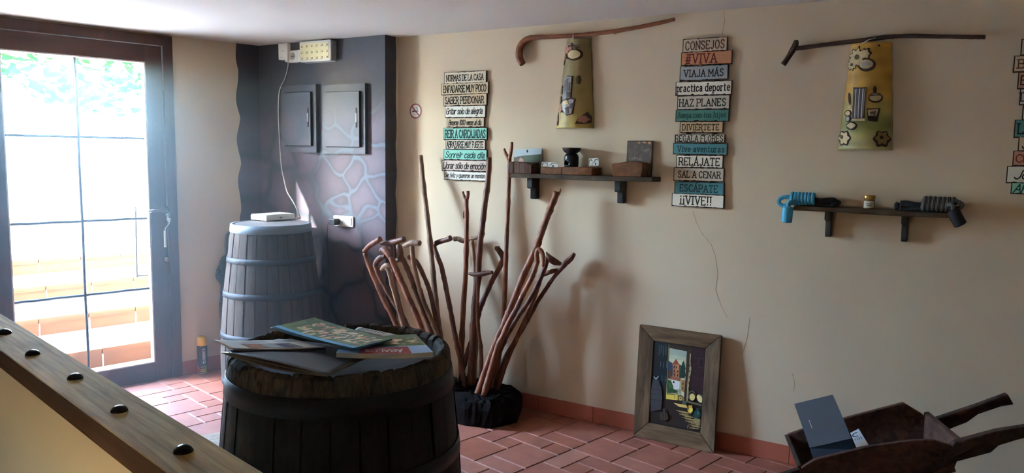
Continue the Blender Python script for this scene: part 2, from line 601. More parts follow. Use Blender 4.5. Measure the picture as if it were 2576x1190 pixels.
U, X0T, Y0T = 0.1225, 3.065, 2.50
PATTERN = [(1, 0, 2, 2), (0, 2, 2, 2), (3, 1, 1, 2), (0, 0, 1, 2), (2, 2, 1, 1), (3, 0, 1, 1), (2, 3, 2, 1)]
mb = MB()
mb.box(-1.8, 4.6, -1.8, 5.26, -0.12, -0.004, 1)
g = 0.003
for i in range(-42, 14, 4):
    for j in range(-36, 24, 4):
        for (a, b_, w_, h_) in PATTERN:
            x0, y0 = X0T + (i + a + 2) * U, Y0T + (j + b_) * U
            x1, y1 = x0 + w_ * U, y0 + h_ * U
            if x1 < -1.7 or y1 < -1.7 or y0 > 5.235:
                continue
            if Vector(((x0 + x1) / 2, (y0 + y1) / 2, 0)).dot(N) > WALL_D + 0.1:
                continue
            y1 = min(y1, 5.25)
            e = 0.0035
            z1 = -0.0005 * random.random()
            lo = [(x0 + g, y0 + g, -0.004), (x1 - g, y0 + g, -0.004), (x1 - g, y1 - g, -0.004), (x0 + g, y1 - g, -0.004)]
            hi = [(x0 + g + e, y0 + g + e, z1), (x1 - g - e, y0 + g + e, z1), (x1 - g - e, y1 - g - e, z1), (x0 + g + e, y1 - g - e, z1)]
            mb.hexa(lo, hi, 0)
floor_o = mb.build('floor', [floor_mat(), plain('floor_grout', S(168, 140, 124), 0.9)], label='terracotta tiled floor of large, oblong and small tiles', cat='floor', kind='structure')

mb = MB()
mb.box(-1.8, 4.7, -1.8, 5.44, H, H + 0.12)
mb.build('ceiling', ceiling_paint, label='plain off-white plaster ceiling', cat='ceiling', kind='structure')

# long wall, with the hairline cracks its plaster shows
mb = MB()
mb.box(-0.5, 7.3, 0.0, 0.2, 0, H)
for path in (((1822, 28), (1821, 40), (1823, 52), (1820, 70), (1817, 88)),
             ((1743, 528), (1752, 560), (1768, 590), (1789, 615), (1800, 645), (1806, 690), (1800, 730), (1815, 770), (1830, 800)),
             ((1886, 800), (1880, 850), (1868, 890)), ((1993, 940), (1999, 962), (1997, 985))):
    q = [sz(*p) for p in path]
    for (a, b), (c, d) in zip(q, q[1:]):
        mb.add([(a - .0012, -.0006, b), (a + .0012, -.0006, b), (c + .0012, -.0006, d), (c - .0012, -.0006, d)], [(0, 1, 2, 3)], 1)
mb.build('wall_right', [plaster, crack_paint], loc=CORNER, rotz=WROT, label='long cream plaster wall with fine cracks where the signs hang', cat='wall', kind='structure')

DX0, DX1, DZ1 = 0.985, 2.136, 2.288
mb = MB()
mb.box(-1.8, DX0, DOOR_Y, DOOR_Y + 0.2, 0, H)
mb.box(DX1, 3.05, DOOR_Y, DOOR_Y + 0.2, 0, H)
mb.box(DX0, DX1, DOOR_Y, DOOR_Y + 0.2, DZ1, H)
mb.build('wall_back', plaster, label='cream plaster wall around the glazed door', cat='wall', kind='structure')
mb = MB()
mb.box(-1.8, -1.6, -1.8, WY0, 0, H)
mb.box(-1.8, -1.6, WY1, DOOR_Y, 0, H)
mb.box(-1.8, -1.6, WY0, WY1, 0, WZ0)
mb.box(-1.8, -1.6, WY0, WY1, WZ1, H)
mb.build('wall_left', plaster, label='cream wall on the stair side of the room', cat='wall', kind='structure')
mb = MB()
mb.box(-1.6, 4.7, -1.8, -1.6, 0, H)
mb.build('wall_front', plaster, label='cream wall at the near end of the room', cat='wall', kind='structure')

# skirting
mb = MB()
s = sz(1355, 1015)[0]
step = sz(1493, 1040)[0] - s
S1P = sz(969, 300, PIL)[0] + .002
k0 = -int((s - S1P) / step) - 1
for k in range(k0, 20):
    a, b = max(s + k * step, S1P), min(s + (k + 1) * step, 7.0)
    if b > a + .01:
        mb.box(a + .001, b - .001, -0.009, 0.0, 0, 0.092)
mb.build('baseboard_right', terracotta, loc=CORNER, rotz=WROT, bevel=0.002, label='terracotta tile skirting along the long wall', cat='skirting', kind='structure')
mb = MB()
for a, b in ((DX1 + .002, 2.45), (2.452, 2.745)):
    mb.box(a, b, DOOR_Y - 0.009, DOOR_Y, 0, 0.092)
for k in range(8):
    mb.box(-1.6 + k * .32, -1.6 + k * .32 + .318, DOOR_Y - 0.009, DOOR_Y, 0, 0.092)
mb.build('baseboard_back', terracotta, bevel=0.002, label='terracotta tile skirting beside the glazed door', cat='skirting', kind='structure')

# ------------------------------------------------------------------ pillar with the painted stones
STONES = [(850, 232, 1.0), (838, 288, .75), (884, 290, 1.0), (845, 350, 1.0), (947, 312, 1.15), (740, 312, 1.2), (785, 305, .95), (770, 385, 1.0), (712, 385, .9),
          (855, 405, .85), (940, 405, 1.1), (831, 463, 1.2), (897, 441, .85), (918, 503, 1.15), (857, 512, .7), (958, 470, .9), (868, 578, 1.25), (947, 580, 1.1),
          (925, 535, .7), (856, 530, .8), (965, 540, .7), (862, 668, 1.5), (900, 770, 1.5), (950, 690, .7), (790, 790, 1.4), (780, 640, 1.1), (700, 640, 1.2), (960, 760, .8),
          (770, 500, 1.1), (700, 480, 1.2), (655, 450, 1.1), (665, 560, 1.1), (760, 575, .9), (655, 330, 1.25), (660, 230, 1.2), (790, 225, 1.1), (930, 232, 1.1), (730, 225, 1.1),
          (690, 145, 1.2), (760, 130, 1.2), (840, 150, 1.2), (920, 140, 1.2), (965, 180, .9), (640, 150, 1.0), (850, 880, 1.3), (950, 880, 1.2), (740, 900, 1.3), (700, 780, 1.2), (650, 720, 1.1), (640, 640, 1)]
_seed = np.array([sz(a, b, PIL) for a, b, _ in STONES])
_wt = np.array([c for _, _, c in STONES])


def mural(s, z):
    """colour of the airbrushed stones at s, z (arrays)"""
    s, z = np.asarray(s, float), np.asarray(z, float)
    ws = s + 0.016 * np.sin(z * 19 + s * 7) + 0.009 * np.sin(z * 41 + 1.3)
    wz = z + 0.016 * np.sin(s * 17 + z * 5) + 0.009 * np.sin(s * 37 + 0.7)
    d = np.hypot(ws[:, None] - _seed[None, :, 0], (wz[:, None] - _seed[None, :, 1]) * 1.08) / _wt[None, :]
    idx = np.argsort(d, axis=1)[:, :2]
    d1 = np.take_along_axis(d, idx[:, :1], 1)[:, 0]
    d2 = np.take_along_axis(d, idx[:, 1:], 1)[:, 0]
    e = (d2 - d1)
    k = idx[:, 0]
    tone = 0.85 + 0.3 * ((k * 37 % 11) / 10.0)
    sm = lambda a, b, x: np.clip((x - a) / (b - a), 0, 1) ** 2 * (3 - 2 * np.clip((x - a) / (b - a), 0, 1))
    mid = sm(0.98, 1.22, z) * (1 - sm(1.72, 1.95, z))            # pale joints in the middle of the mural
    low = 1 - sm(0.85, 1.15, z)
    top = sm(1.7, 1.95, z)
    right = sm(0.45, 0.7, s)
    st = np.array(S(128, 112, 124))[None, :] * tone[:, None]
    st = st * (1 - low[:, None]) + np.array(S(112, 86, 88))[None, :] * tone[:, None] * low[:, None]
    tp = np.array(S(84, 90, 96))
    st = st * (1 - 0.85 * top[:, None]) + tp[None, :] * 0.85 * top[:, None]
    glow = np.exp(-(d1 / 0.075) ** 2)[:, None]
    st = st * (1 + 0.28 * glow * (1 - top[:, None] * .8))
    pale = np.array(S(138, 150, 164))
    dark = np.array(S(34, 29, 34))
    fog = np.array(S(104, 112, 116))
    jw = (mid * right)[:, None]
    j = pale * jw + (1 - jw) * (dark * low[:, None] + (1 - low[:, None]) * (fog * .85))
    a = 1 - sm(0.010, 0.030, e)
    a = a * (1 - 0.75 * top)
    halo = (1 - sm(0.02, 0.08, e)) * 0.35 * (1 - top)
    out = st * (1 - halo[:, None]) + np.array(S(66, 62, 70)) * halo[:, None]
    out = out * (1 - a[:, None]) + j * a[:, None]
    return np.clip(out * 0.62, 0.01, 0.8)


def grid(mb, s0, s1, z0, z1, y, n, m, fn=None):
    v = []
    for j in range(m + 1):
        for i in range(n + 1):
            s_, z_ = s0 + (s1 - s0) * i / n, z0 + (z1 - z0) * j / m
            v.append((s_, y, z_) if fn is None else fn(s_, z_))
    f = [(j * (n + 1) + i, j * (n + 1) + i + 1, (j + 1) * (n + 1) + i + 1, (j + 1) * (n + 1) + i) for j in range(m) for i in range(n)]
    return mb.add(v, f, 0)


mb = MB()
S1 = sz(969, 300, PIL)[0]
SL = ((WALL_D - PIL - N.y * DOOR_Y) / N.x - CORNER.x) * SD.x
grid(mb, SL, S1, 0, H, -PIL, 150, 260)
# the painted outline runs on a little round both corners and ends in a wavy edge
def wavy(z_, ph):
    return 0.5 + 0.32 * abs(math.sin(z_ * 9.5 + ph)) + 0.1 * math.sin(z_ * 23 + ph)
side = len(mb.v)
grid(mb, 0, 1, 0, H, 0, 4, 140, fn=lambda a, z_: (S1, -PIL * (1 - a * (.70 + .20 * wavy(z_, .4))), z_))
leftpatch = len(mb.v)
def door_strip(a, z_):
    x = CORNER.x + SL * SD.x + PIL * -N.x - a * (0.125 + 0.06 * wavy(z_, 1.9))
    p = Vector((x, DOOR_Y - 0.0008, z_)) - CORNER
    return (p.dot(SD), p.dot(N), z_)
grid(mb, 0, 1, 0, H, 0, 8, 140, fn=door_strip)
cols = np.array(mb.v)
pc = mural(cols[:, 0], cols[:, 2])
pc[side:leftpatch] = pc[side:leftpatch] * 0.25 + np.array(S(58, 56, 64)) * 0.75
pc = list(pc)
# the bare plaster of the pillar side behind the painted edge
o_ = mb.add([(S1 - .0008, -PIL, 0), (S1 - .0008, .01, 0), (S1 - .0008, .01, H), (S1 - .0008, -PIL, H)], [(0, 1, 2, 3)], 1)
pc += [(.5, .5, .5)] * 4
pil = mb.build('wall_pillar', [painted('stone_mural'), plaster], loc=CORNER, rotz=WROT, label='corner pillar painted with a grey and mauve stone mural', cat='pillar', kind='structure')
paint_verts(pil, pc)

# ------------------------------------------------------------------ glazed door
door_wood = wood('door_wood', S(70, 44, 40), S(98, 62, 54), 0.45, stretch=(14, 14, 1), scale=3.0, bump=0.08)
rail_wood = wood('door_rail_wood', S(70, 44, 40), S(98, 62, 54), 0.45, stretch=(1, 14, 14), scale=3.0, bump=0.08)
bead = plain('glazing_bead', S(205, 196, 186), 0.4)
iron = plain('wrought_iron', S(46, 44, 46), 0.5, metal=0.6)
steel = plain('brushed_steel', S(190, 188, 184), 0.3, metal=0.9)
GX0, GX1, GZ0, GZ1 = 1.158, 1.962, 0.122, 2.112
door = thing('door_1', 'dark brown wooden door glazed from top to bottom', 'door', (DX0, DOOR_Y, 0))
door['kind'] = 'structure'
X = -DX0
Yd = 0.0
mb = MB()
mb.box(DX0 + X, DX0 + .065 + X, -0.02, 0.07, 0, DZ1)
mb.box(DX1 - .065 + X, DX1 + X, -0.02, 0.07, 0, DZ1)
mb.box(DX0 + .065 + X, DX1 - .065 + X, -0.02, 0.07, DZ1 - .065, DZ1)
mb.build('door_frame', door_wood, door, bevel=0.004)
mb = MB()
L0, L1, LZ = DX0 + .068 + X, DX1 - .068 + X, DZ1 - .068
mb.box(L0, GX0 + X, -0.008, 0.05, 0.0005, LZ)
mb.box(GX1 + X, L1, -0.008, 0.05, 0.0005, LZ)
leaf = mb.build('door_leaf', door_wood, door, bevel=0.004)
mb = MB()
mb.box(GX0 + X, GX1 + X, -0.008, 0.05, 0.0005, GZ0)
mb.box(GX0 + X, GX1 + X, -0.008, 0.05, GZ1, LZ)
mb.build('door_rail', rail_wood, door, bevel=0.003)
mb = MB()
w_ = .008
mb.box(GX0 + X, GX0 + w_ + X, -0.004, 0.046, GZ0, GZ1)
mb.box(GX1 - w_ + X, GX1 + X, -0.004, 0.046, GZ0, GZ1)
mb.box(GX0 + w_ + X, GX1 - w_ + X, -0.004, 0.046, GZ0, GZ0 + w_)
mb.box(GX0 + w_ + X, GX1 - w_ + X, -0.004, 0.046, GZ1 - w_, GZ1)
mb.build('glazing_bead', bead, door)
mb = MB()
mb.box(GX0 + .009 + X, GX1 - .009 + X, 0.018, 0.023, GZ0 + .009, GZ1 - .009)
mb.build('door_pane', glass_mat(), door, label='clear glass pane')
# iron grille of round bars behind the glass
mb = MB()
def bar(a, b, r=0.009):
    pts = [tuple(np.array(a) + (np.array(b) - np.array(a)) * t) for t in np.linspace(0, 1, 14)]
    pts = [(p[0] + .0016 * math.sin(i * 1.3), p[1], p[2] + .0012 * math.sin(i * 1.9)) for i, p in enumerate(pts)]
    mb.tube(pts, r, 8)
xm = 1.563 + X
bar((xm, .036, GZ0 + .004), (xm, .036, GZ1 - .004))
for z_ in (0.625, 1.095, 1.62):
    bar((GX0 + .004 + X, .038, z_), (GX1 - .004 + X, .038, z_), 0.0085)
mb.build('door_grille', iron, door, label='dark iron glazing bars')
mb = MB()
hx, hz = 2.055 + X, 1.152
mb.lathe([(0.0, 0), (.026, 0), (.026, .006), (.012, .009), (.011, .05)], 24, c=(0, 0, 0))
hb = [(p[0] + hx, -0.008 - p[2], p[1] + hz) for p in mb.v]
mb.v = hb
mb.tube([(hx, -.05, hz), (hx - .02, -.058, hz + .001), (hx - .06, -.058, hz - .002), (hx - .125, -.054, hz - .004)], [.011, .0115, .010, .009], 12)
mb.build('door_handle', plain('handle_bronze', S(92, 84, 84), 0.35, metal=0.7), door, label='bronze lever handle')
mb = MB()
mb.lathe([(0.0, 0), (.018, 0), (.018, .006), (.0, .006)], 20)
mb.v = [(p[0] + 2.06 + X, -0.008 - p[2], p[1] + 0.815) for p in mb.v]
mb.build('lock_rose', steel, door)
# key with its paper fob hangs from the lock under the handle
key = thing('door_key', 'small key with a pale ribbon fob hanging under the door handle', 'key', (2.05, DOOR_Y - .03, 1.118))
mb = MB()
mb.tube([(0.012, 0.022, .0), (.012, -.012, .0)], .003, 8)
mb.tube([(.012 + .011 * math.cos(t), -.014, .011 * math.sin(t)) for t in np.linspace(0, 6.28, 17)], .0022, 6)
mb.build('key_blade', steel, key)
mb = MB()
rb = spline([(.012, -.016, -.006), (.003, -.018, -.03), (.016, -.018, -.055), (-.008, -.018, -.085), (-.014, -.018, -.11)], 6)
for a, b in zip(rb, rb[1:]):
    mb.add([(a[0] - .004, a[1], a[2]), (a[0] + .004, a[1], a[2]), (b[0] + .004, b[1], b[2]), (b[0] - .004, b[1], b[2])], [(0, 1, 2, 3)])
mb.box(-.021, -.008, -.0205, -.0165, -.215, -.105)
mb.box(.008, .024, -.0205, -.0165, -.045, -.02)
mb.build('ribbon_fob', plain('fob_white', S(236, 234, 228), 0.7), key)

# ------------------------------------------------------------------ outside: stair yard in the sun
riser_mat = plain('step_brick', S(92, 60, 38), 0.85, var=0.15, scale=7, spec=.1)
tread_mat = plain('step_tread', S(222, 212, 202), 0.8, var=0.06, scale=5)
white_wall = plain('white_render', S(240, 236, 228), 0.9, var=0.03)
mb = MB()
mb.box(-0.6, 4.2, 5.44, 5.83, -0.12, 0.0, 1)
yy, zz = 5.83, 0.0
for k in range(4):
    nz_ = zz + 0.141
    y2 = yy + 0.655 if k < 3 else 9.6
    mb.box(-0.6, 4.2, yy, y2, zz - .15, nz_ - .045, 0)
    for q in range(14):                                           # bullnosed edge tiles with open joints
        a = -0.6 + q * 0.345 + (k % 2) * .12
        b = min(a + .338, 4.2)
        mb.box(a, b, yy - 0.022, yy + .10, nz_ - .045, nz_ - .026, 0)
        mb.box(a, b, yy - 0.030, yy + .10, nz_ - .026, nz_ - .004, 0)
        mb.box(a + .002, a + .010, yy - 0.004, yy, zz, nz_ - .05, 2)
    mb.box(-0.6, 4.2, yy - .018, y2, nz_ - .012, nz_, 1)
    yy, zz = yy + 0.655, nz_
mb.build('outdoor_stairs', [riser_mat, tread_mat, plain('step_joint', S(222, 208, 194), 0.9)], label='sunlit brick garden steps climbing away behind the door', cat='steps', kind='structure')
mb = MB()
mb.box(-3.5, 5.5, 9.6, 9.8, 0, 2.5)
mb.box(2.95, 3.1, 5.44, 9.6, -.1, 2.2)
mb.build('garden_wall', white_wall, label='white rendered wall around the sunny steps', cat='wall', kind='structure')
mb = MB()
mb.box(0.35, 0.55, 5.44, 6.05, -.1, 2.42)  # added pier, out of view, that cuts the sky light on the pillar
mb.build('sky_block_pier', white_wall, label='white pier added unseen left of the door to block sky light', cat='pier', kind='structure')
mb = MB()
for r in range(14):
    for q in range(3):
        o_ = .11 * (r % 2)
        mb.box(.30 + q * .23 - o_, .52 + q * .23 - o_, 8.6, 8.85, .565 + r * .057, .565 + r * .057 + .05)
mb.box(.22, .94, 8.62, 8.83, .56, 1.36, 1)
mb.build('brick_pier', [plain('pier_brick', S(205, 140, 112), .8, var=.2), plain('pier_mortar', S(220, 208, 196), .9)], label='low brick pier at the top of the garden steps', cat='pier')
mb = MB()
mb.box(-8, 9, 9.8, 20, .3, .5)
mb.box(-8, -.6, 5.44, 9.8, .2, .45)
mb.build('yard_ground', tread_mat, label='pale paved ground beyond the steps', cat='ground', kind='structure')

# vine over the yard
leaf_mat = plain('vine_leaf', S(10, 44, 18), 0.5, var=0.35, scale=5)
lb = leaf_mat.node_tree.nodes['Principled BSDF']
lb.inputs['Specular IOR Level'].default_value = 0.0
lb.inputs['Roughness'].default_value = 0.9
_nt = leaf_mat.node_tree
_tl = _nt.nodes.new('ShaderNodeBsdfTranslucent')
_tl.inputs[0].default_value = (*S(34, 78, 10), 1)
_mx = _nt.nodes.new('ShaderNodeMixShader')
_mx.inputs[0].default_value = 0.45
_out = [n for n in _nt.nodes if n.type == 'OUTPUT_MATERIAL'][0]
_nt.links.new(lb.outputs[0], _mx.inputs[1])
_nt.links.new(_tl.outputs[0], _mx.inputs[2])
_nt.links.new(_mx.outputs[0], _out.inputs[0])
rng = random.Random(3)
LEAF = [(0, 0), (.35, .1), (.6, -.05), (.55, .3), (.9, .45), (.5, .62), (.35, .95), (0, 1.15), (-.35, .95), (-.5, .62), (-.9, .45), (-.55, .3), (-.6, -.05), (-.35, .1)]


def leafs(mb, n, fn, size):
    for _ in range(n):
        c = Vector(fn())
        R = Matrix.Rotation(rng.uniform(0, 6.28), 3, 'Z') @ Matrix.Rotation(rng.uniform(.6, 2.6), 3, 'X') @ Matrix.Rotation(rng.uniform(0, 6.28), 3, 'Y')
        k = size * rng.uniform(.6, 1.25)
        mb.add([c + R @ Vector((x * k, .12 * k * abs(x), (y - .5) * k)) for x, y in LEAF], [tuple(range(len(LEAF)))])


mb = MB()
def hang():
    x = rng.uniform(.7, 2.9)
    y = rng.uniform(6.5, 7.3)
    low = 1.93 + .09 * math.sin(x * 5.1) + .05 * math.sin(x * 13) + .04 * (y - 6.5)
    return (x, y, low + abs(rng.gauss(0, 1)) * .28)
leafs(mb, 760, hang, .062)
mb.build('vine', leaf_mat, label='green vine leaves hanging in the sun above the steps', cat='vine', kind='stuff')
# added tree, out of the picture: crown shaped to block sun but for one gap
tree = thing('sun_block_tree', 'leafy tree added unseen left of the garden steps to block the sun', 'tree', (-2.2, 7.4, .45))
MB().tube(spline([(-.7, 0, 0), (-.68, -.05, 1.2), (-.74, -.1, 2.2), (-.62, -.25, 3.4), (-.5, -.3, 4.6)], 4), [.11] * 9 + [.08] * 4 + [.05] * 4, 10, rough=.08).build('trunk', wood('bark', S(80, 64, 50), S(120, 100, 80), .9, stretch=(6, 6, 1)), tree)
mb = MB()
def crown():
    while True:
        u_, v_ = rng.uniform(-.62, .62), rng.uniform(-1.35, 1.35)
        c = Vector((1.56 + u_, 5.24, 1.1 + v_)) - SUN_DIR * (rng.uniform(4.4, 5.2) + .5 * max(0, 1 - abs(v_)) * rng.uniform(-1, 1))
        t_ = (WALL_D - PIL - c.dot(N)) / SUN_DIR.dot(N)
        p = c + SUN_DIR * t_
        s_ = (p - CORNER).dot(SD)
        if .20 < s_ < .51 + .5 * max(0, 1.17 - p.z) and .90 < p.z < 1.48:
            continue
        return c - Vector((-2.2, 7.4, .45))
leafs(mb, 3200, crown, .09)
mb.build('crown', leaf_mat, tree)
for (px, py, z_, nm, lb_) in ((221, 826, .143, 'fallen_leaf', 'larger yellow-green fallen leaf on the second garden step'), (250, 820, .143, 'fallen_leaf', 'smaller yellow-green fallen leaf right of the other on the step')):
    p = on_level(px, py, z_)
    mb = MB()
    k = .045 if px < 230 else .03
    mb.add([(x * k, (y - .5) * k, .012 + .01 * x * x - .02 * abs(y - .5) * k) for x, y in LEAF], [tuple(range(len(LEAF)))])
    mb.add([(x * k * .8 + .02, (y - .5) * k * .8 + .02, .004 + .018 * y) for x, y in LEAF], [tuple(range(len(LEAF)))])
    mb.build(nm, plain('dry_leaf', S(206, 214, 90), .6), loc=p, label=lb_, cat='leaf')
# iron lantern hook / rail outside on the right of the steps
mb = MB()
p0 = on_door(341, 520, -.55); p1 = on_door(345, 690, -.55); p2 = on_door(379, 692, -.55)
mb.tube(spline([tuple(p0), tuple(p0.lerp(p1, .5)), tuple(p1), tuple(p1.lerp(p2, .12) + Vector((0, 0, -.008))), tuple(p2)], 5), .008, 8)
for t in (.40, .44, .48):
    c = p0.lerp(p1, t)
    mb.lathe([(0, -.008), (.012 if t != .44 else .019, 0), (0, .008)], 12, c=c)
foot = Vector((p2.x, p2.y, 0))
mb.tube([tuple(p2), (p2.x + .01, p2.y, p2.z - .3), (p2.x + .01, p2.y, 0.0)], .008, 8)
mb.build('garden_rail', iron, label='thin wrought iron rail outside behind the door handle', cat='rail')

# added stair-side window for fill light, with an added eave against the sun
win = thing('fill_window', 'plain window added unseen to light the stair side', 'window', (-1.8, WY0, WZ0))
win['kind'] = 'structure'
mb = MB()
ww, wh_ = WY1 - WY0, WZ1 - WZ0
for a, b, c, d in ((0, .06, 0, wh_), (ww - .06, ww, 0, wh_), (.06, ww - .06, 0, .06), (.06, ww - .06, wh_ - .06, wh_), (ww / 2 - .03, ww / 2 + .03, .06, wh_ - .06)):
    mb.box(.05, .11, a, b, c, d)
mb.build('window_frame', door_wood, win)
mb = MB()
mb.box(.075, .080, .05, ww - .05, .05, wh_ - .05)
mb.build('window_pane', bpy.data.materials['window_glass'], win)
mb = MB()
mb.box(-2.75, -1.8, .3, 2.8, 1.30, 1.40)  # added eave, out of view, blocking direct sun at the window
mb.build('sun_block_eave', white_wall, label='eave added unseen to keep the sun out of the stair window', cat='roof', kind='structure')
mb = MB()
mb.box(-9, -1.8, -4, 5.44, -.30, -.10)  # added ground, out of view, that bounces sunlight in through the window
mb.build('bounce_ground', tread_mat, label='pale paving added unseen outside the stair window to bounce light in', cat='ground', kind='structure')

# ------------------------------------------------------------------ parapet with its beam
BZ = 1.003
BX0, BX1 = 0.4975, 0.618
oak = wood('beam_wood', S(150, 122, 74), S(218, 188, 126), 0.78, stretch=(22, 1.0, 22), scale=2.2, bump=0.5, spec=.12)
oak_dark = wood('beam_wood_dark', S(66, 46, 34), S(100, 72, 52), 0.5, stretch=(14, 1.0, 14), scale=3, bump=0.4)
mb = MB()
mb.box(BX0 + .018, BX1 - .018, -0.4, DOOR_Y, 0, BZ - .052)
mb.build('wall_parapet', plaster, label='low cream parapet wall under the studded beam', cat='wall', kind='structure')
beam = thing('handrail_beam', 'wooden beam with domed black studs capping the low wall', 'beam', (BX0, 0, BZ - .052))
mb = MB()
mb.box(0, BX1 - BX0, -0.4, DOOR_Y, 0.0, .052)
bo = mb.build('beam_cap', [oak, oak_dark], beam, bevel=0.004)
for p in bo.data.polygons:
    if abs(p.normal.x) > .7:
        p.material_index = 1
stud_mat = plain('stud_iron', S(40, 38, 36), 0.25, metal=0.85)
for px, py, wpx in ((11, 834, 34), (82, 887, 35), (189, 947, 38), (300, 1029, 42), (461, 1131, 50)):
    p = on_level(px, py + 5, BZ)
    r = wpx / 2 / F_PX * (p - CAM).dot(_f)
    mb = MB()
    mb.lathe([(r, 0), (r * .96, r * .18), (r * .8, r * .42), (r * .5, r * .62), (r * .2, r * .70), (0.0001, r * .72)], 12, smooth=False)
    mb.build('stud', stud_mat, beam, loc=(p.x - BX0, p.y, .052))

# ------------------------------------------------------------------ haze box added inside the door to stand in for lens glare
hz = bpy.data.materials.new('glare_volume')
hz.use_nodes = True
hn = hz.node_tree
hn.nodes.clear()
ho = hn.nodes.new('ShaderNodeOutputMaterial')
hv_ = hn.nodes.new('ShaderNodeVolumeScatter')
hv_.inputs['Color'].default_value = (.96, .99, .90, 1)
hv_.inputs['Density'].default_value = 0.075
hv_.inputs['Anisotropy'].default_value = 0.8
hn.links.new(hv_.outputs[0], ho.inputs['Volume'])
mb = MB()
mb.box(.64, 2.14, 2.35, DOOR_Y - .025, .012, H - .004)
mb.build('glare_haze', hz, label='thin haze added at the door to stand in for lens glare', cat='haze', kind='stuff')

# ================================================================== THINGS ON THE PILLAR
white_pl = plain('white_plastic', S(232, 228, 218), 0.4, var=0.02)
grey_pl = plain('grey_plastic', S(150, 152, 150), 0.45, var=0.03)
black_pl = plain('black_plastic', S(30, 31, 34), 0.4, var=0.05)
dark_hole = plain('dark_slot', S(20, 20, 20), 0.8)


def pillar_at(px, py, off=0.0):
    s, z = sz(px, py, PIL + off)
    return s, z


def wall_thing(name, label, cat, s, z, off=0.0, group=None):
    return thing(name, label, cat, wpt(s, z, off), WROT, group)


def rrect(x0, x1, z0, z1, r, n=5):
    out = []
    for cx_, cz_, a in ((x1 - r, z1 - r, 0), (x0 + r, z1 - r, 90), (x0 + r, z0 + r, 180), (x1 - r, z0 + r, 270)):
        for k in range(n + 1):
            t = math.radians(a + 90 * k / n)
            out.append((cx_ + r * math.cos(t), cz_ + r * math.sin(t)))
    return out


def cabinet(px0, py1, px1, py0, label, handle_right=True):
    (s0, z1), (s1, z0) = pillar_at(px0, py1), pillar_at(px1, py0)
    w, h = s1 - s0, z1 - z0
    t = wall_thing('electric_cabinet', label, 'cabinet', s0, z0, PIL, 'electric cabinets painted over on the pillar')
    D = 0.026
    fr = .032
    mb = MB()
    # frame: four bars with rounded outer faces, front cut into squares so that the mural runs over it
    def bar_(x0, x1, z0_, z1_, n, m):
        grid(mb, x0, x1, z0_, z1_, -D, n, m)
        mb.box(x0, x1, -D + .0006, 0, z0_, z1_, 0)
    bar_(0, fr, 0, h, 5, 60)
    bar_(w - fr, w, 0, h, 5, 60)
    bar_(fr, w - fr, 0, fr * 1.35, 30, 7)
    bar_(fr, w - fr, h - fr * 1.5, h, 30, 7)
    o = mb.build('cabinet_frame', painted('stone_mural'), t)
    v = np.array(mb.v)
    c = mural(v[:, 0] + s0, v[:, 2] + z0)
    c = c * .5 + np.array(S(106, 111, 118)) * .5
    side_ = np.abs(v[:, 1] + D) > 1e-4
    c[side_] = S(84, 86, 92)
    paint_verts(o, c)
    mb = MB()
    x0, x1, a, b = fr + .003, w - fr - .004, fr * 1.35 + .004, h - fr * 1.5 - .004
    grid(mb, x0, x1, a, b, -D - .018, 40, 60)
    mb.box(x0, x1, -D - .0174, -.004, a, b)
    do = mb.build('cabinet_door', painted('stone_mural'), t)
    v = np.array(mb.v)
    c = mural(v[:, 0] + s0, v[:, 2] + z0)
    c = c * .55 + np.array(S(112, 118, 126)) * .45
    c[np.abs(v[:, 1] + D + .018) > 1e-4] = S(60, 62, 66)
    paint_verts(do, c)
    hxx = x1 - .022
    zc = (a + b) / 2 + .01
    mb = MB()
    for dz in (.045, -.045):
        mb.prism([(hxx + .007 * math.cos(q), zc + dz + (.014 if math.sin(q) > 0 else -.014) + .007 * math.sin(q)) for q in np.linspace(0, 6.283, 20, endpoint=False)], -D - .0195, -D - .017, 0)
    mb.box(hxx - .005, hxx + .005, -D - .023, -D - .017, zc - .03, zc + .03, 1)
    mb.build('cabinet_handle', [dark_hole, grey_pl], do, bevel=0.001)
    return t


cabinet(817, 215, 925.5, 388, 'grey metal electric cabinet of the pillar with its four edges clear, under the emergency light')
cabinet(714, 217, 803, 384, 'grey electric cabinet on the pillar next to the hanging white cable')

# emergency light
(s0, z1), (s1, z0) = pillar_at(768, 110), pillar_at(848, 152)
z1, z0 = z1 + .006, z0 - .008
w, h = s1 - s0, z1 - z0
t = wall_thing('emergency_light', 'rectangular emergency light with three rows of LEDs under the ceiling', 'light', s0, z0, PIL)
mb = MB()
mb.prism(rrect(0, w, 0, h, .012), -.012, 0)
mb.box(.004, w - .004, -.045, -.011, .004, h - .004)
mb.build('housing', grey_pl, t, bevel=.003)
mb = MB()
mb.prism(rrect(.002, w - .002, .002, h - .002, .012), -.056, -.045)
mb.build('bezel', plain('clear_bezel', S(214, 210, 200), .15, var=.03, spec=.8), t, bevel=.003)
mb = MB()
n = 13
for k in range(n):
    a = .016 + (h - .034) * k / n
    mb.prism([(.012, a), (w - .02, a), (w - .02, a + (h - .034) / n), (.012, a + (h - .034) / n)], -.0590 + .0012 * (k % 2), -.055)
mb.build('diffuser', plain('ribbed_diffuser', S(240, 226, 176), .2, var=.06, spec=.9), t)
mb = MB()
for r_ in range(3):
    for q in range(6):
        x, z = .026 + (w - .06) * q / 5, .024 + (h - .06) * r_ / 2
        mb = MB()
        mb.box(x - .006, x + .006, -.0604, -.057, z - .005, z + .008, 0)
        mb.box(x - .004, x + .003, -.0608, -.057, z - .001, z + .006, 1)
        mb.build('led_chip', [plain('led_body', S(130, 116, 86), .4), plain('led_lens', S(250, 240, 205), .2)], t)
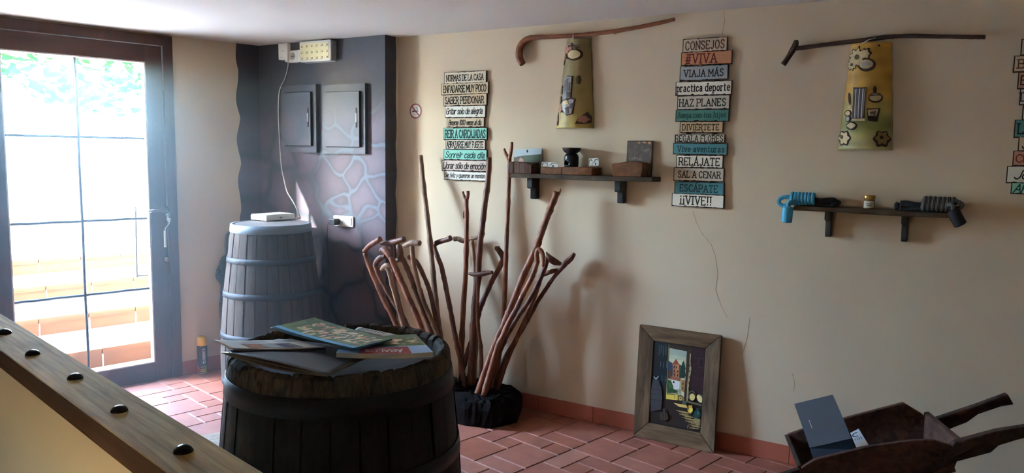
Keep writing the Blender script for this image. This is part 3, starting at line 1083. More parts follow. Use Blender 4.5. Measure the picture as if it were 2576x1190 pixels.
for z in (.012, h - .012):
    mb = MB()
    mb.prism([(w - .010 + .004 * math.cos(q), z + .004 * math.sin(q)) for q in np.linspace(0, 6.283, 10, endpoint=False)], -.0575, -.056)
    mb.build('screw', steel, t)

# double socket under the ceiling
(s0, z1), (s1, z0) = pillar_at(728.5, 129), pillar_at(771, 158)
for i in range(2):
    w = .092
    sx = s0 + i * (w + .001)
    t = wall_thing('wall_socket', ('white wall socket next to the white box with the cable' if i == 0 else 'white wall socket partly behind the emergency light'), 'socket', sx, z0 + .006 + i * .002, PIL, 'white sockets under the ceiling')
    h = z1 - z0 - .004
    mb = MB()
    mb.prism(rrect(0, w, 0, h, .004), -.010, 0)
    mb.prism(rrect(.008, w - .012, .012, h - .006, .004), -.013, -.009)
    mb.build('socket_plate', white_pl, t, bevel=.002)
    mb = MB()
    cx_, cz_ = w * .47, h * .52
    mb.lathe([(.026, 0), (.026, .004), (.023, .004), (.022, .001), (.0001, .001)], 32)
    mb.v = [(p[0] + cx_, -.012 - p[2], p[1] + cz_) for p in mb.v]
    mb.build('socket_well', plain('socket_white', S(212, 208, 198), .45, var=.02), t)
    mb = MB()
    for dx in (-.010, .010, 0):
        r = .0035 if dx else .002
        mb.prism([(cx_ + dx + r * math.cos(q), cz_ + r * math.sin(q)) for q in np.linspace(0, 6.283, 12, endpoint=False)], -.0138, -.0128)
    mb.build('socket_hole', dark_hole, t)

# white box with the cable
(s0, z1), (s1, z0) = pillar_at(701, 110, .03), pillar_at(724, 150, .03)
w, h = s1 - s0, z1 - z0
t = wall_thing('network_box', 'white upright network box under the ceiling with a cable leaving below', 'box', s0, z0, PIL)
mb = MB()
mb.prism([(0, .002), (w, -.001), (w + .001, h), (-.001, h - .001)], -.034, 0)
mb.build('box_body', white_pl, t, bevel=.003)
mb = MB()
mb.prism([(w * .47, h * .5), (w * .53, h * .5), (w * .53, h * .56), (w * .47, h * .56)], -.0346, -.0335, 0)
mb.build('indicator_mark', plain('grey_print', S(120, 118, 112), .6), t)
mb = MB()
mb.prism([(w * .14, h * .13), (w * .55, h * .14), (w * .55, h * .16), (w * .14, h * .15)], -.0346, -.0335, 0)
mb.build('printed_mark', plain('grey_print', S(120, 118, 112), .6), t)
mb = MB()
mb.box(w - .030, w - .008, -.028, -.008, -.014, 0)
mb.build('cable_plug', white_pl, t, bevel=.002)
path = [(724.5, 152), (724, 169), (716, 199), (703, 228), (700, 270), (701, 310), (703, 354), (707.5, 417), (714, 450), (722, 482), (741, 514)]
pts = []
for i, (a, b) in enumerate(path):
    q = on_wall(a, b, PIL + (.02 if i == 0 else .006 if i < 6 else .02 + .05 * (i - 6)))
    pts.append(tuple(q))
TALL_C = Vector((2.478, 4.59, 0))
TALL_H = 1.086
e_ = on_level(756, 549, TALL_H + .006)
pts.append(tuple(e_))
o = MB().tube(spline(pts, 8), .0032, 8).build('network_cable', white_pl, label='thin white cable running down the painted pillar to the tall barrel', cat='cable')

# light switch and socket plate with the black adapter
(s0, z1), (s1, z0) = pillar_at(841, 541), pillar_at(891, 572)
w, h = s1 - s0, z1 - z0
t = wall_thing('switch_plate', 'white double plate of socket and rocker switch on the painted stones', 'switch', s0, z0, PIL)
mb = MB()
mb.prism(rrect(0, w, 0, h, .010), -.011, 0)
mb.build('plate', white_pl, t, bevel=.003)
mb = MB()
mb.prism(rrect(w * .52, w * .93, h * .14, h * .86, .004), -.0155, -.010)
mb.build('rocker', plain('rocker_white', S(238, 238, 232), .3, var=.01), t, bevel=.002)
mb = MB()
mb.prism(rrect(w * .07, w * .48, h * .14, h * .86, .004), -.0130, -.010)
mb.build('socket_insert', plain('rocker_white', S(238, 238, 232), .3), t, bevel=.002)
ad = wall_thing('power_adapter', 'black power adapter plugged into the socket plate', 'adapter', s0 + w * .275, z0 + h * .47, PIL + .013)
mb = MB()
mb.lathe([(0.0001, 0), (.019, 0), (.019, .020), (0.0001, .020)], 24)
mb.v = [(p[0], -p[2], p[1]) for p in mb.v]
mb.build('plug_collar', black_pl, ad)
mb = MB()
mb.box(-.028, .024, -.062, -.018, -.022, .020)
mb.build('adapter_body', black_pl, ad, bevel=.004)
mb = MB()
mb.tube(spline([(-.028, -.045, -.002), (-.05, -.045, -.010), (-.062, -.04, -.045), (-.066, -.038, -.10), (-.07, -.03, -.25), (-.075, -.02, -.5), (-.08, -.02, -1.06)], 6), .0022, 8)
mb.build('adapter_cord', black_pl, ad)

# ================================================================== TALL BARREL
stave_old = wood('grey_stave', S(68, 56, 47), S(98, 83, 71), 0.85, stretch=(9, 9, 1), scale=3.2, bump=0.25, spec=.2)
hoop_old = plain('dull_hoop', S(46, 44, 46), 0.6, metal=0.3, var=.15)
hoop_top = plain('pale_band', S(112, 120, 126), 0.5, metal=0.25, var=.1)
groove = plain('barrel_groove', S(26, 22, 20), .9)


def barrel_r(z, prof):
    for (r0, z0), (r1, z1) in zip(prof, prof[1:]):
        if z0 <= z <= z1:
            return r0 + (r1 - r0) * (z - z0) / (z1 - z0)
    return prof[-1][0]


tb = thing('tall_barrel', 'tall grey wooden barrel tapering to its top in the corner', 'barrel', TALL_C)
tprof = [(.314, 0), (.326, .12), (.328, .25), (.318, .45), (.298, .68), (.272, .88), (.246, TALL_H)]
tprof_s = spline(tprof, 4)
NS = 26
mb = MB()
for k in range(NS):
    a0, a1 = 2 * math.pi * k / NS + .012, 2 * math.pi * (k + 1) / NS - .012
    dr = (k * 7 % 5 - 2) * .0009
    v, f = [], []
    m_ = 4
    for (r, z) in tprof_s:
        for q in range(m_ + 1):
            a = a0 + (a1 - a0) * q / m_
            v.append(((r + dr) * math.cos(a), (r + dr) * math.sin(a), z))
    for j in range(len(tprof_s) - 1):
        for q in range(m_):
            f.append((j * (m_ + 1) + q, j * (m_ + 1) + q + 1, (j + 1) * (m_ + 1) + q + 1, (j + 1) * (m_ + 1) + q))
    mb.add(v, f, 0, False)
mb.lathe([(r - .006, z) for r, z in tprof_s], 52, mat=1)
mb.build('staves', [stave_old, groove], tb)
for z0, hgt in ((.055, .045), (.36, .04), (.625, .038), (.845, .034)):
    r0, r1 = barrel_r(z0, tprof_s) + .001, barrel_r(z0 + hgt, tprof_s) + .001
    MB().lathe([(r0, z0), (r0 + .004, z0), (r1 + .004, z0 + hgt), (r1, z0 + hgt)], 64, closed=True).build('hoop', hoop_old, tb)
rt = .248
MB().lathe([(rt + .004, TALL_H - .055), (rt + .009, TALL_H - .05), (rt + .004, TALL_H), (rt - .02, TALL_H), (rt - .02, TALL_H - .05)], 64, closed=True).build('top_band', hoop_top, tb, label='pale band around the top')
MB().lathe([(rt - .018, TALL_H - .02), (rt - .018, TALL_H - .002), (0.0001, TALL_H - .001)], 64, smooth=False).build('lid', wood('lid_wood', S(110, 104, 100), S(140, 134, 128), .6, stretch=(2, 12, 2), scale=3), tb)

# router lying on it
rc = on_level(688, 552, TALL_H)
rc = TALL_C + (rc - TALL_C) * .9
ang = math.radians(-48)
t = thing('router', 'flat white router box lying on the tall barrel', 'router', (rc.x, rc.y, TALL_H), math.radians(8))
mb = MB()
mb.box(-.118, .118, -.085, .085, .004, .036)
mb.build('router_case', white_pl, t, bevel=.004)
mb = MB()
mb.box(-.115, .115, -.082, .082, .036, .042)
mb.build('router_top', plain('router_lid', S(226, 228, 226), .3, var=.02), t, bevel=.004)
mb = MB()
mb.box(-.012, .006, -.0858, -.0845, .016, .024)
mb.build('router_mark', plain('grey_print', S(120, 118, 112), .6), t)
for x in (-.1, .1):
    for y in (-.07, .07):
        mb = MB()
        mb.box(x - .01, x + .01, y - .01, y + .01, 0, .004)
        mb.build('rubber_foot', black_pl, t)
pl = on_level(748, 552, TALL_H)
t = thing('cable_connector', 'small white cable plug lying beside the router', 'plug', (pl.x, pl.y, TALL_H), .5)
mb = MB()
mb.box(-.03, .02, -.012, .012, 0, .016)
mb.build('plug_shell', white_pl, t, bevel=.003)
mb = MB()
mb.tube(spline([(-.03, 0, .008), (-.05, .01, .008), (-.045, .03, .006), (-.01, .035, .005), (.03, .03, .005)], 6), .0035, 8)
mb.build('plug_lead', white_pl, t)

# ================================================================== UMBRELLA AND SPRAY CAN
ub = thing('umbrella', 'folded dark checked umbrella with crook handle leaning behind the tall barrel', 'umbrella', (2.43, 5.17, 0))
up = lambda px, py: on_door(px, py, .045) - Vector((2.43, 5.17, 0))
def check_mat():
    m, nt, b = _new('umbrella_check')
    tc = nt.nodes.new('ShaderNodeTexCoord')
    ck = nt.nodes.new('ShaderNodeTexChecker')
    ck.inputs['Scale'].default_value = 70
    ck.inputs[1].default_value = (*S(44, 50, 54), 1)
    ck.inputs[2].default_value = (*S(66, 74, 78), 1)
    nt.links.new(tc.outputs['Object'], ck.inputs[0])
    nt.links.new(ck.outputs[0], b.inputs['Base Color'])
    b.inputs['Roughness'].default_value = .8
    return m
mb = MB()
prof = [(569, 642, .012), (566, 655, .030), (562, 680, .042), (560, 693, .046), (566, 715, .030), (565, 735, .028), (564, 770, .033), (566, 800, .031), (567, 840, .026), (569, 880, .016), (570, 905, .009)]
pp = [(*up(a, b), r) for a, b, r in prof]
pp = spline(pp, 5)
mb.tube([p[:3] for p in pp], [p[3] for p in pp], 18, rough=.09)
# tips of the folded cloth stick out at the widest place
for dx in (-.02, .0, .022):
    c = up(561, 686) + Vector((dx, 0, 0))
    mb.tube([tuple(c + Vector((dx, -.02, .02))), tuple(c + Vector((dx * 1.6 - .012, -.025, -.005)))], [.018, .004], 6)
mb.build('canopy', check_mat(), ub, label='dark checked folded cloth')
mb = MB()
hp = [up(570, 648), up(569, 625), up(569, 605), up(572, 590), up(580, 584), up(592, 588), up(596, 598)]
mb.tube(spline([tuple(p) for p in hp], 6), .0115, 12)
mb.build('handle', plain('umbrella_handle', S(88, 92, 92), .5), ub)
mb = MB()
p = up(570, 905)
mb.tube([tuple(p), tuple(Vector((p.x + .002, p.y, .0)))], [.007, .005], 8)
mb.build('ferrule', steel, ub)

cp = on_level(507, 936, 0)
sc = thing('spray_can', 'dark spray can with yellow cap on the floor beside the door', 'spray can', (cp.x, cp.y - .02, 0), math.radians(-18))
R_ = .0335
MB().lathe([(0.0001, .002), (R_ - .004, 0), (R_, .005), (R_, .19), (R_ - .004, .2), (0.0001, .2)], 40).build('can_body', plain('can_body_dark', S(58, 66, 78), .35, metal=.2, var=.05), sc)
MB().lathe([(R_ - .002, .196), (R_ + .0005, .198), (R_, .225), (R_ - .003, .252), (R_ - .01, .258), (0.0001, .258)], 40).build('cap', plain('yellow_cap', S(244, 186, 34), .4, var=.05), sc, label='yellow cap')
mb = MB()
def wrap(mb, a0, a1, z0a, z1a, z0b, z1b, mat, r=R_ + .0006, n=12):
    v, f = [], []
    for i in range(n + 1):
        t_ = i / n
        a = math.radians(a0 + (a1 - a0) * t_)
        v += [(r * math.cos(a), r * math.sin(a), z0a + (z0b - z0a) * t_), (r * math.cos(a), r * math.sin(a), z1a + (z1b - z1a) * t_)]
    for i in range(n):
        f.append((2 * i, 2 * i + 2, 2 * i + 3, 2 * i + 1))
    mb.add(v, f, mat, True)
# the camera sees the can from about -115 degrees (own frame -97)
wrap(mb, -180, -118, .012, .075, .012, .035, 0)
wrap(mb, -118, -40, .012, .035, .012, .048, 1)
for k, z in enumerate((.020, .032)):
    wrap(mb, -140, -40, z, z + .004, z + .005, z + .010, 2, R_ + .0009)
wrap(mb, -110, -40, .045, .049, .052, .058, 1, R_ + .0009)
wrap(mb, -178, -36, .002, .008, .002, .008, 3, R_ + .0009)
# upright lettering: e and three broken blocks
zb = .066
for (z, hgt) in ((.07, .022), (.098, .020), (.120, .022), (.145, .016), (.165, .014)):
    wrap(mb, -92, -60, z, z + hgt * .26, z + .003, z + hgt * .26 + .003, 4, R_ + .0009)
    wrap(mb, -92, -82, z, z + hgt, z + .001, z + hgt + .001, 4, R_ + .0009)
    wrap(mb, -70, -60, z + .003, z + hgt, z + .003, z + hgt + .001, 4, R_ + .0009)
    if hgt > .018:
        wrap(mb, -92, -60, z + hgt * .74, z + hgt, z + hgt * .74 + .003, z + hgt + .003, 4, R_ + .0009)
mb.build('can_print', [plain('print_red', S(226, 84, 70), .4), plain('print_yellow', S(226, 196, 110), .4), plain('print_black', S(30, 26, 26), .4), plain('can_rim', S(196, 184, 160), .3, metal=.6), plain('print_white', S(224, 220, 214), .4)], sc)

# mat under the near barrel
mc = Vector((1.52, 3.62, 0))
mb = MB()
nn = 24
rim = [(0.42 * math.copysign(abs(math.cos(t)) ** .5, math.cos(t)) + .006 * math.sin(9 * t), 0.38 * math.copysign(abs(math.sin(t)) ** .5, math.sin(t))) for t in np.linspace(0, 6.2832, 48, endpoint=False)]
mb.hexa([(x, y, 0.001) for x, y in rim], [(x * .99, y * .99, .009) for x, y in rim])
mb.build('floor_mat', wood('mat_fibre', S(128, 104, 84), S(182, 160, 136), .95, stretch=(3, 9, 1), scale=5, bump=.6), loc=mc, rotz=.12, label='brown fibre mat on the tiles between the beam and the near barrel', cat='mat')

# ================================================================== NEAR BARREL
NB_H = 0.975
_a, _b = on_level(592, 888, NB_H), on_level(1128, 888, NB_H)
_c = on_level(860, 950, NB_H)
_d = on_level(860, 812, NB_H)
NB_R = ((_a - _b).length / 2 * 1.03 + (_c - _d).length / 2) / 2
NB_C = (_c + _d) / 2
NB_C.z = 0
black_stave = wood('black_stave', S(20, 17, 15), S(44, 38, 33), 0.55, stretch=(10, 10, 1), scale=3.5, bump=.5, spec=.15)
black_hoop = plain('black_hoop', S(30, 29, 30), .5, metal=.5, var=.2, bump=.2)
chime_wood = wood('cracked_chime', S(30, 24, 18), S(104, 88, 68), 0.8, stretch=(14, 14, 3), scale=4, bump=.6, spec=.2)
nb = thing('wine_barrel', 'black old wine barrel with cracked rim holding the magazines', 'barrel', NB_C)
R0 = NB_R
nprof = spline([(R0 * .985, 0), (R0 * 1.06, .16), (R0 * 1.115, .38), (R0 * 1.12, .52), (R0 * 1.09, .68), (R0 * 1.035, .86), (R0 * 1.0, NB_H - .03)], 5)
NS = 28
mb = MB()
for k in range(NS):
    a0, a1 = 2 * math.pi * k / NS + .008, 2 * math.pi * (k + 1) / NS - .008
    dr = (k * 5 % 7 - 3) * .0008
    v, f = [], []
    m_ = 4
    for (r, z) in nprof:
        for q in range(m_ + 1):
            a = a0 + (a1 - a0) * q / m_
            v.append(((r + dr) * math.cos(a), (r + dr) * math.sin(a), z))
    for j in range(len(nprof) - 1):
        for q in range(m_):
            f.append((j * (m_ + 1) + q, j * (m_ + 1) + q + 1, (j + 1) * (m_ + 1) + q + 1, (j + 1) * (m_ + 1) + q))
    mb.add(v, f, 0, True)
mb.lathe([(r - .006, z) for r, z in nprof], 56, mat=1)
mb.build('staves', [black_stave, groove], nb)
# worn chime: chipped, split and uneven
rg = random.Random(11)
chip = [0.0] * 240
for k in range(0, 240):
    chip[k] = .0022 * math.sin(k * .31) + .0012 * math.sin(k * .83 + 1) + rg.uniform(-.0009, .0009)
split = {}
for k in range(0, 240, 8):
    if rg.random() < .8:
        split[k + rg.randint(0, 5)] = rg.uniform(.003, .009)
def jit(j, k, a, r, z):
    c = chip[k]
    if z > NB_H - .02:
        z = z + c - split.get(k, 0)
        r = r + rg.uniform(-.0006, .0006) - (0.002 if k in split else 0) * (1 if j < 4 else -1)
    return r, z
rim = [(barrel_r(NB_H - .062, nprof) + .001, NB_H - .062), (barrel_r(NB_H - .05, nprof) + .003, NB_H - .05), (R0 + .004, NB_H - .03), (R0 + .001, NB_H - .010), (R0 - .007, NB_H - .001), (R0 - .016, NB_H + .002), (R0 - .026, NB_H - .002), (R0 - .034, NB_H - .012), (R0 - .036, NB_H - .05)]
mb = MB()
mb.lathe(rim, 240, jit=jit, smooth=False)
mb.build('chime', chime_wood, nb, label='cracked and worn rim')
MB().lathe([(R0 - .034, NB_H - .06), (R0 - .034, NB_H - .040), (0.0001, NB_H - .040)], 64, smooth=False).build('barrel_head', wood('head_wood', S(40, 32, 26), S(70, 58, 48), .7, stretch=(2, 12, 2), scale=3), nb)
for z0, hgt in ((NB_H - .110, .055), (.66, .045), (.25, .045)):
    r0, r1 = barrel_r(z0, nprof) + .002, barrel_r(z0 + hgt, nprof) + .002
    MB().lathe([(r0, z0), (r0 + .003, z0), (r1 + .003, z0 + hgt), (r1, z0 + hgt)], 72, closed=True).build('hoop', black_hoop, nb)

# ------------------------------------------------------------------ magazines on it
paper = plain('paper_edge', S(206, 200, 186), .8, var=.08, scale=60, stretch=(1, 1, 6))
paper_white = plain('paper_white', S(244, 242, 234), .6, var=.03)
greyf = plain('grey_folder_cover', S(70, 72, 76), .35, var=.08)
brownf = plain('folder_inside', S(136, 122, 106), .7)
village = cells('village_roofs', [S(72, 108, 46), S(240, 172, 112), S(104, 132, 66), S(248, 216, 170), S(84, 112, 54), S(222, 148, 92), S(62, 92, 52), S(240, 226, 202)], 58, .3, stretch=(1, 1.7, 1))
fields = cells('green_fields', [S(84, 124, 62), S(126, 148, 82), S(100, 132, 74), S(66, 98, 58)], 16, .3, stretch=(1, 2.4, 1))
skyblue = plain('print_light_blue', S(158, 198, 246), .3, var=.03)
cyan = plain('print_cyan', S(84, 184, 232), .3, var=.03)
redbox = plain('print_dark_red', S(176, 46, 62), .3, var=.03)
inkw = plain('print_ink_white', S(238, 232, 230), .4, var=.01)
navy = plain('print_navy', S(36, 42, 92), .4)
ink = plain('print_ink_black', S(26, 26, 30), .5)


def sheet(name, corners, thick, mats, parent=None, bend=None, n=14, **tags):
    """booklet: corners TL, TR, BR, BL (top face); bend(u, v) lifts it; mats = [cover, edge]"""
    TL, TR, BR, BL = [Vector(c) for c in corners]
    o = (TL + TR + BR + BL) / 4
    mb = MB()
    def P(u, v, dz):
        p = TL.lerp(TR, u).lerp(BL.lerp(BR, u), v) - o
        p.z += (bend(u, v) if bend else 0) + dz
        return p
    top = [P(i / n, j / n, 0) for j in range(n + 1) for i in range(n + 1)]
    bot = [P(i / n, j / n, -thick) for j in range(n + 1) for i in range(n + 1)]
    q = lambda j, i: j * (n + 1) + i
    M_ = (n + 1) ** 2
    mb.add(top + bot, [])
    for j in range(n):
        for i in range(n):
            mb.add([], [])
            mb.f += [(q(j + 1, i), q(j + 1, i + 1), q(j, i + 1), q(j, i)), (M_ + q(j, i), M_ + q(j, i + 1), M_ + q(j + 1, i + 1), M_ + q(j + 1, i))]
            mb.m += [0, 0]
            mb.s += [True, True]
    for k in range(n):
        for a, b in ((q(0, k), q(0, k + 1)), (q(n, k + 1), q(n, k)), (q(k + 1, 0), q(k, 0)), (q(k, n), q(k + 1, n))):
            mb.f.append((a, b, M_ + b, M_ + a))
            mb.m.append(1)
            mb.s.append(False)
    return mb, o, P


def patch(mb, P, u0, u1, v0, v1, mat, lift=.0006, n=8):
    v = [P(u0 + (u1 - u0) * i / n, v0 + (v1 - v0) * j / n, lift) for j in range(n + 1) for i in range(n + 1)]
    f = [((j + 1) * (n + 1) + i, (j + 1) * (n + 1) + i + 1, j * (n + 1) + i + 1, j * (n + 1) + i) for j in range(n) for i in range(n)]
    mb.add(v, f, mat, True)


def print_text(mb, P, text, u0, u1, v_base, cap, mat, style='hand', weight=.16, flip=False, lift=.0010):
    tmp = MB()
    write(tmp, text, 0, 5, 0, 1, 0, 0, style, weight)
    vs = []
    for x, _, z in tmp.v:
        x /= 5
        uu = u0 + (u1 - u0) * x
        vv = v_base - cap * z
        vs.append(P(uu, vv, lift))
    mb.add(vs, tmp.f, mat)


zt = NB_H + .016
L_ = lambda x, y, z: on_level(x, y, z)
# grey folder, lowest, hangs over the front of the rim
cs = [L_(640, 846, zt), L_(930, 850, zt), L_(942, 926, zt + .004), L_(560, 884, zt + .012)]
c_back = L_(700, 852, zt)
tip = L_(824, 944, zt + .004)
corners = [L_(557, 886, zt + .010), c_back, L_(960, 905, zt + .006), tip]
corners = [c_back, L_(965, 880, zt + .004), tip, L_(557, 886, zt + .008)]
mb, o, P = sheet('x', corners, .0012, None, bend=lambda u, v: .006 * math.sin(math.pi * u) * v)
fold = thing('grey_folder', 'open grey folder lying lowest with its corner over the barrel rim', 'folder', o)
mb.build('folder_cover', [greyf, brownf], fold)
for k, dz in ((0, -.0055), (1, -.011)):
    mb, o2, P = sheet('x', corners, .0006, None, bend=lambda u, v, k=k: (.006 - .004 * (k + 1)) * math.sin(math.pi * u) * v - .0095 * (k + 1) * math.sin(math.pi * min(1, u * 1.0)) * v * .5)
    mb.build('inner_sheet', [brownf, brownf], fold, loc=(0, 0, -.0015 * (k + 1)))

# newsletters on the left
for k in range(3):
    dz = zt + .010 + .0035 * k
    dx = (0, 3, -2)[k]
    corners = [L_(545 + 26 * (2 - k) * .6 + dx, 855 + (2 - k) * 9, dz), L_(733, 852 + (2 - k) * 3, dz), L_(818, 872 + (2 - k) * 3, dz), L_(580, 876 + (2 - k) * 6, dz)]
    if k == 2:
        corners[0] = L_(536, 855, dz + .01)
    mb, o, P = sheet('x', corners, .0025, None, bend=lambda u, v: -.004 * math.sin(math.pi * u))
    if k == 2:
        patch(mb, P, .22, .80, .42, .93, 2)
        patch(mb, P, .25, .42, .50, .9, 3, .0009)
        patch(mb, P, .44, .60, .50, .86, 4, .0009)
        patch(mb, P, .62, .72, .47, .90, 5, .0009)
        for q in range(6):
            patch(mb, P, .70, .94, .10 + q * .045, .115 + q * .045, 6, .0009, 3)
        for q in range(4):
            patch(mb, P, .30, .62, .12 + q * .06, .135 + q * .06, 6, .0009, 3)
    mats = [paper_white if k == 2 else plain('dark_cover', S(52, 54, 70), .4), paper if k == 2 else plain('dark_edge', S(60, 60, 78), .5), plain('photo_grey', S(112, 112, 108), .4, var=.5, scale=60), plain('photo_orange', S(196, 130, 84), .4, var=.4, scale=50), plain('photo_pale', S(182, 184, 178), .4, var=.3, scale=70), navy, plain('text_grey', S(120, 120, 118), .6)]
    ob = mb.build('newsletter', mats, loc=o, label=('white newsletter with small photos jutting out left over the barrel rim', 'dark leaflet lying directly under the white newsletter', 'lower dark leaflet on the grey folder, two under the newsletter')[2 - k], cat='leaflet', group='leaflets at the left of the barrel top')

# book with the red title box, seen upside down
zb_ = zt + .0275
corners = [L_(849, 886, zb_), L_(1089, 887, zb_), L_(1046, 842, zb_ + .002), L_(880, 858, zb_)]
# in the book's own sense the red box is at its top, turned away from us: u runs left to right as seen here
TLc, TRc, BRc, BLc = L_(870, 850, zb_), L_(1046, 841, zb_), L_(1089, 886, zb_), L_(846, 887, zb_)
mb, o, P = sheet('x', [TLc, TRc, BRc, BLc], .013, None, bend=lambda u, v: -.005 * math.sin(math.pi * u) * v)
patch(mb, P, 0, 1, .0, .32, 3)
patch(mb, P, .0, 1, .32, .62, 2)
patch(mb, P, .45, .95, .20, .50, 6, .0009)
patch(mb, P, 0, 1, .62, 1, 4)
patch(mb, P, .23, .78, .66, 1, 5, .0009)
# turned half round: letters run right to left with their feet away from us
tmp = MB()
def up_text(text, u0, u1, v0, cap, style, weight):
    tmp = MB()
    write(tmp, text, 0, 4.6, 0, 1, 0, 0, style, weight)
    mb.add([P(u1 - (u1 - u0) * x / 4.6, v0 + cap * z, .0014) for x, _, z in tmp.v], tmp.f, 7)
up_text('ÁBALOS', .30, .70, .78, .13, 'hand', .20)
for q in range(11):
    patch(mb, P, .40 + q * .027, .42 + q * .027, .715, .735, 7, .0014, 1)
mb.build('guide_book', [paper_white, paper, fields, plain('book_sky_green', S(96, 116, 84), .3, var=.2), skyblue, redbox, village, inkw], loc=o, label='thick blue and green guide book with a red ÁBALOS title box', cat='book')

# stack of village leaflets
for k in range(4):
    zz_ = zt + .030 + .0036 * k
    sh = (3 - k)
    corners = [L_(689 - sh * 3, 822 + sh * .8, zz_), L_(791 - sh, 799 + sh, zz_), L_(985 + sh * .5, 853, zz_ - .001), L_(889 + sh * 1.5, 876 + sh * .5, zz_)]
    mb, o, P = sheet('x', corners, .0033, None, bend=lambda u, v: -.004 * math.sin(math.pi * v))
    # u along the short side, v along the long side
    if k == 3:
        patch(mb, P, .0, 1, 0, 1, 2, .0006, 12)
        patch(mb, P, .26, .86, .16, .96, 3, .0009, 12)
        patch(mb, P, .12, .34, .30, .62, 3, .0009, 8)
        patch(mb, P, .0, .11, 0, 1, 4, .0011, 12)
    edge_ = plain('leaflet_blue_edge', S(64, 112, 140), .5, var=.2)
    mb.build('village_leaflet', [cyan, edge_, fields, village, cyan], loc=o, label=('village photo leaflet with blue stripe, topmost of its stack on the barrel', 'blue edged leaflet second from the top of the village stack', 'blue edged leaflet third from the top of the village stack', 'blue edged leaflet lowest of the village stack on the barrel')[3 - k], cat='leaflet', group='stack of village leaflets')

# white folded leaflet behind them
za = zt + .012
corners = [L_(893, 829, za), L_(914, 826, za + .004), L_(1008, 845, za + .004), L_(978, 848, za)]
mb, o, P = sheet('x', corners, .006, None, bend=lambda u, v: .006 * math.sin(math.pi * u))
for q in range(9):
    patch(mb, P, .2, .75, .12 + q * .08, .15 + q * .08, 2, .0006, 2)
mb.build('folded_leaflet', [paper_white, paper, plain('text_grey', S(120, 120, 118), .6)], loc=o, label='white folded leaflet tucked behind the village stack', cat='leaflet')

# ================================================================== WALKING STICKS IN THEIR BLOCK
stump = plain('black_stump', S(22, 17, 15), .9, var=.35, scale=16, bump=.6, spec=.08)
BLK = wpt(1.93, 0, .28)
plan = [(-.40, .10), (-.36, .17), (.10, .19), (.255, .15), (.325, -.02), (.25, -.19), (-.10, -.21), (-.38, -.16)]
lay = [(0, 1.0), (.03, 1.02), (.10, 1.03), (.135, .98), (.155, .90)]
mb = MB()
rg2 = random.Random(5)
pl2 = []
for i in range(len(plan)):
    a, b = plan[i], plan[(i + 1) % len(plan)]
    for t_ in np.linspace(0, 1, 8, endpoint=False):
        pl2.append((a[0] + (b[0] - a[0]) * t_, a[1] + (b[1] - a[1]) * t_))
npz = len(pl2)
for z, k in lay:
    for (x, y) in pl2:
        jj = rg2.uniform(-.003, .003) if z > 0 else 0
        q = wpt(1.93 + x * k + jj, 0, .28 + y * k + jj) - BLK
        mb.v.append((q.x, q.y, z + (rg2.uniform(-.012, .012) if z > .12 else 0)))
for j in range(len(lay) - 1):
    for i in range(npz):
        mb.f.append((j * npz + i, j * npz + (i + 1) % npz, (j + 1) * npz + (i + 1) % npz, (j + 1) * npz + i)); mb.m.append(0); mb.s.append(False)
top0 = (len(lay) - 1) * npz
prev = list(range(top0, top0 + npz))
for k in (.82, .68, .54, .40, .26, .12):
    cur = []
    for (x, y) in pl2:
        q = wpt(1.93 + x * k * .9, 0, .28 + y * k * .9) - BLK
        cur.append(len(mb.v))
        mb.v.append((q.x, q.y, .158 + rg2.uniform(-.007, .009)))
    for i in range(npz):
        mb.f.append((prev[i], prev[(i + 1) % npz], cur[(i + 1) % npz], cur[i])); mb.m.append(0); mb.s.append(True)
    prev = cur
mb.f.append(tuple(prev)); mb.m.append(0); mb.s.append(False)
mb.f.append(tuple(range(npz - 1, -1, -1))); mb.m.append(0); mb.s.append(False)
mb.build('stick_stand', stump, loc=BLK, label='black rough wooden block holding the fan of walking sticks', cat='stand')

stick_a = wood('stick_red_brown', S(88, 46, 28), S(172, 108, 76), .5, stretch=(14, 14, 2.2), scale=3, bump=.5)
stick_b = wood('stick_tan', S(100, 70, 50), S(176, 136, 104), .55, stretch=(14, 14, 2.2), scale=3, bump=.5)
stick_c = wood('stick_dark', S(70, 38, 27), S(140, 86, 62), .45, stretch=(14, 14, 2.2), scale=3, bump=.5)


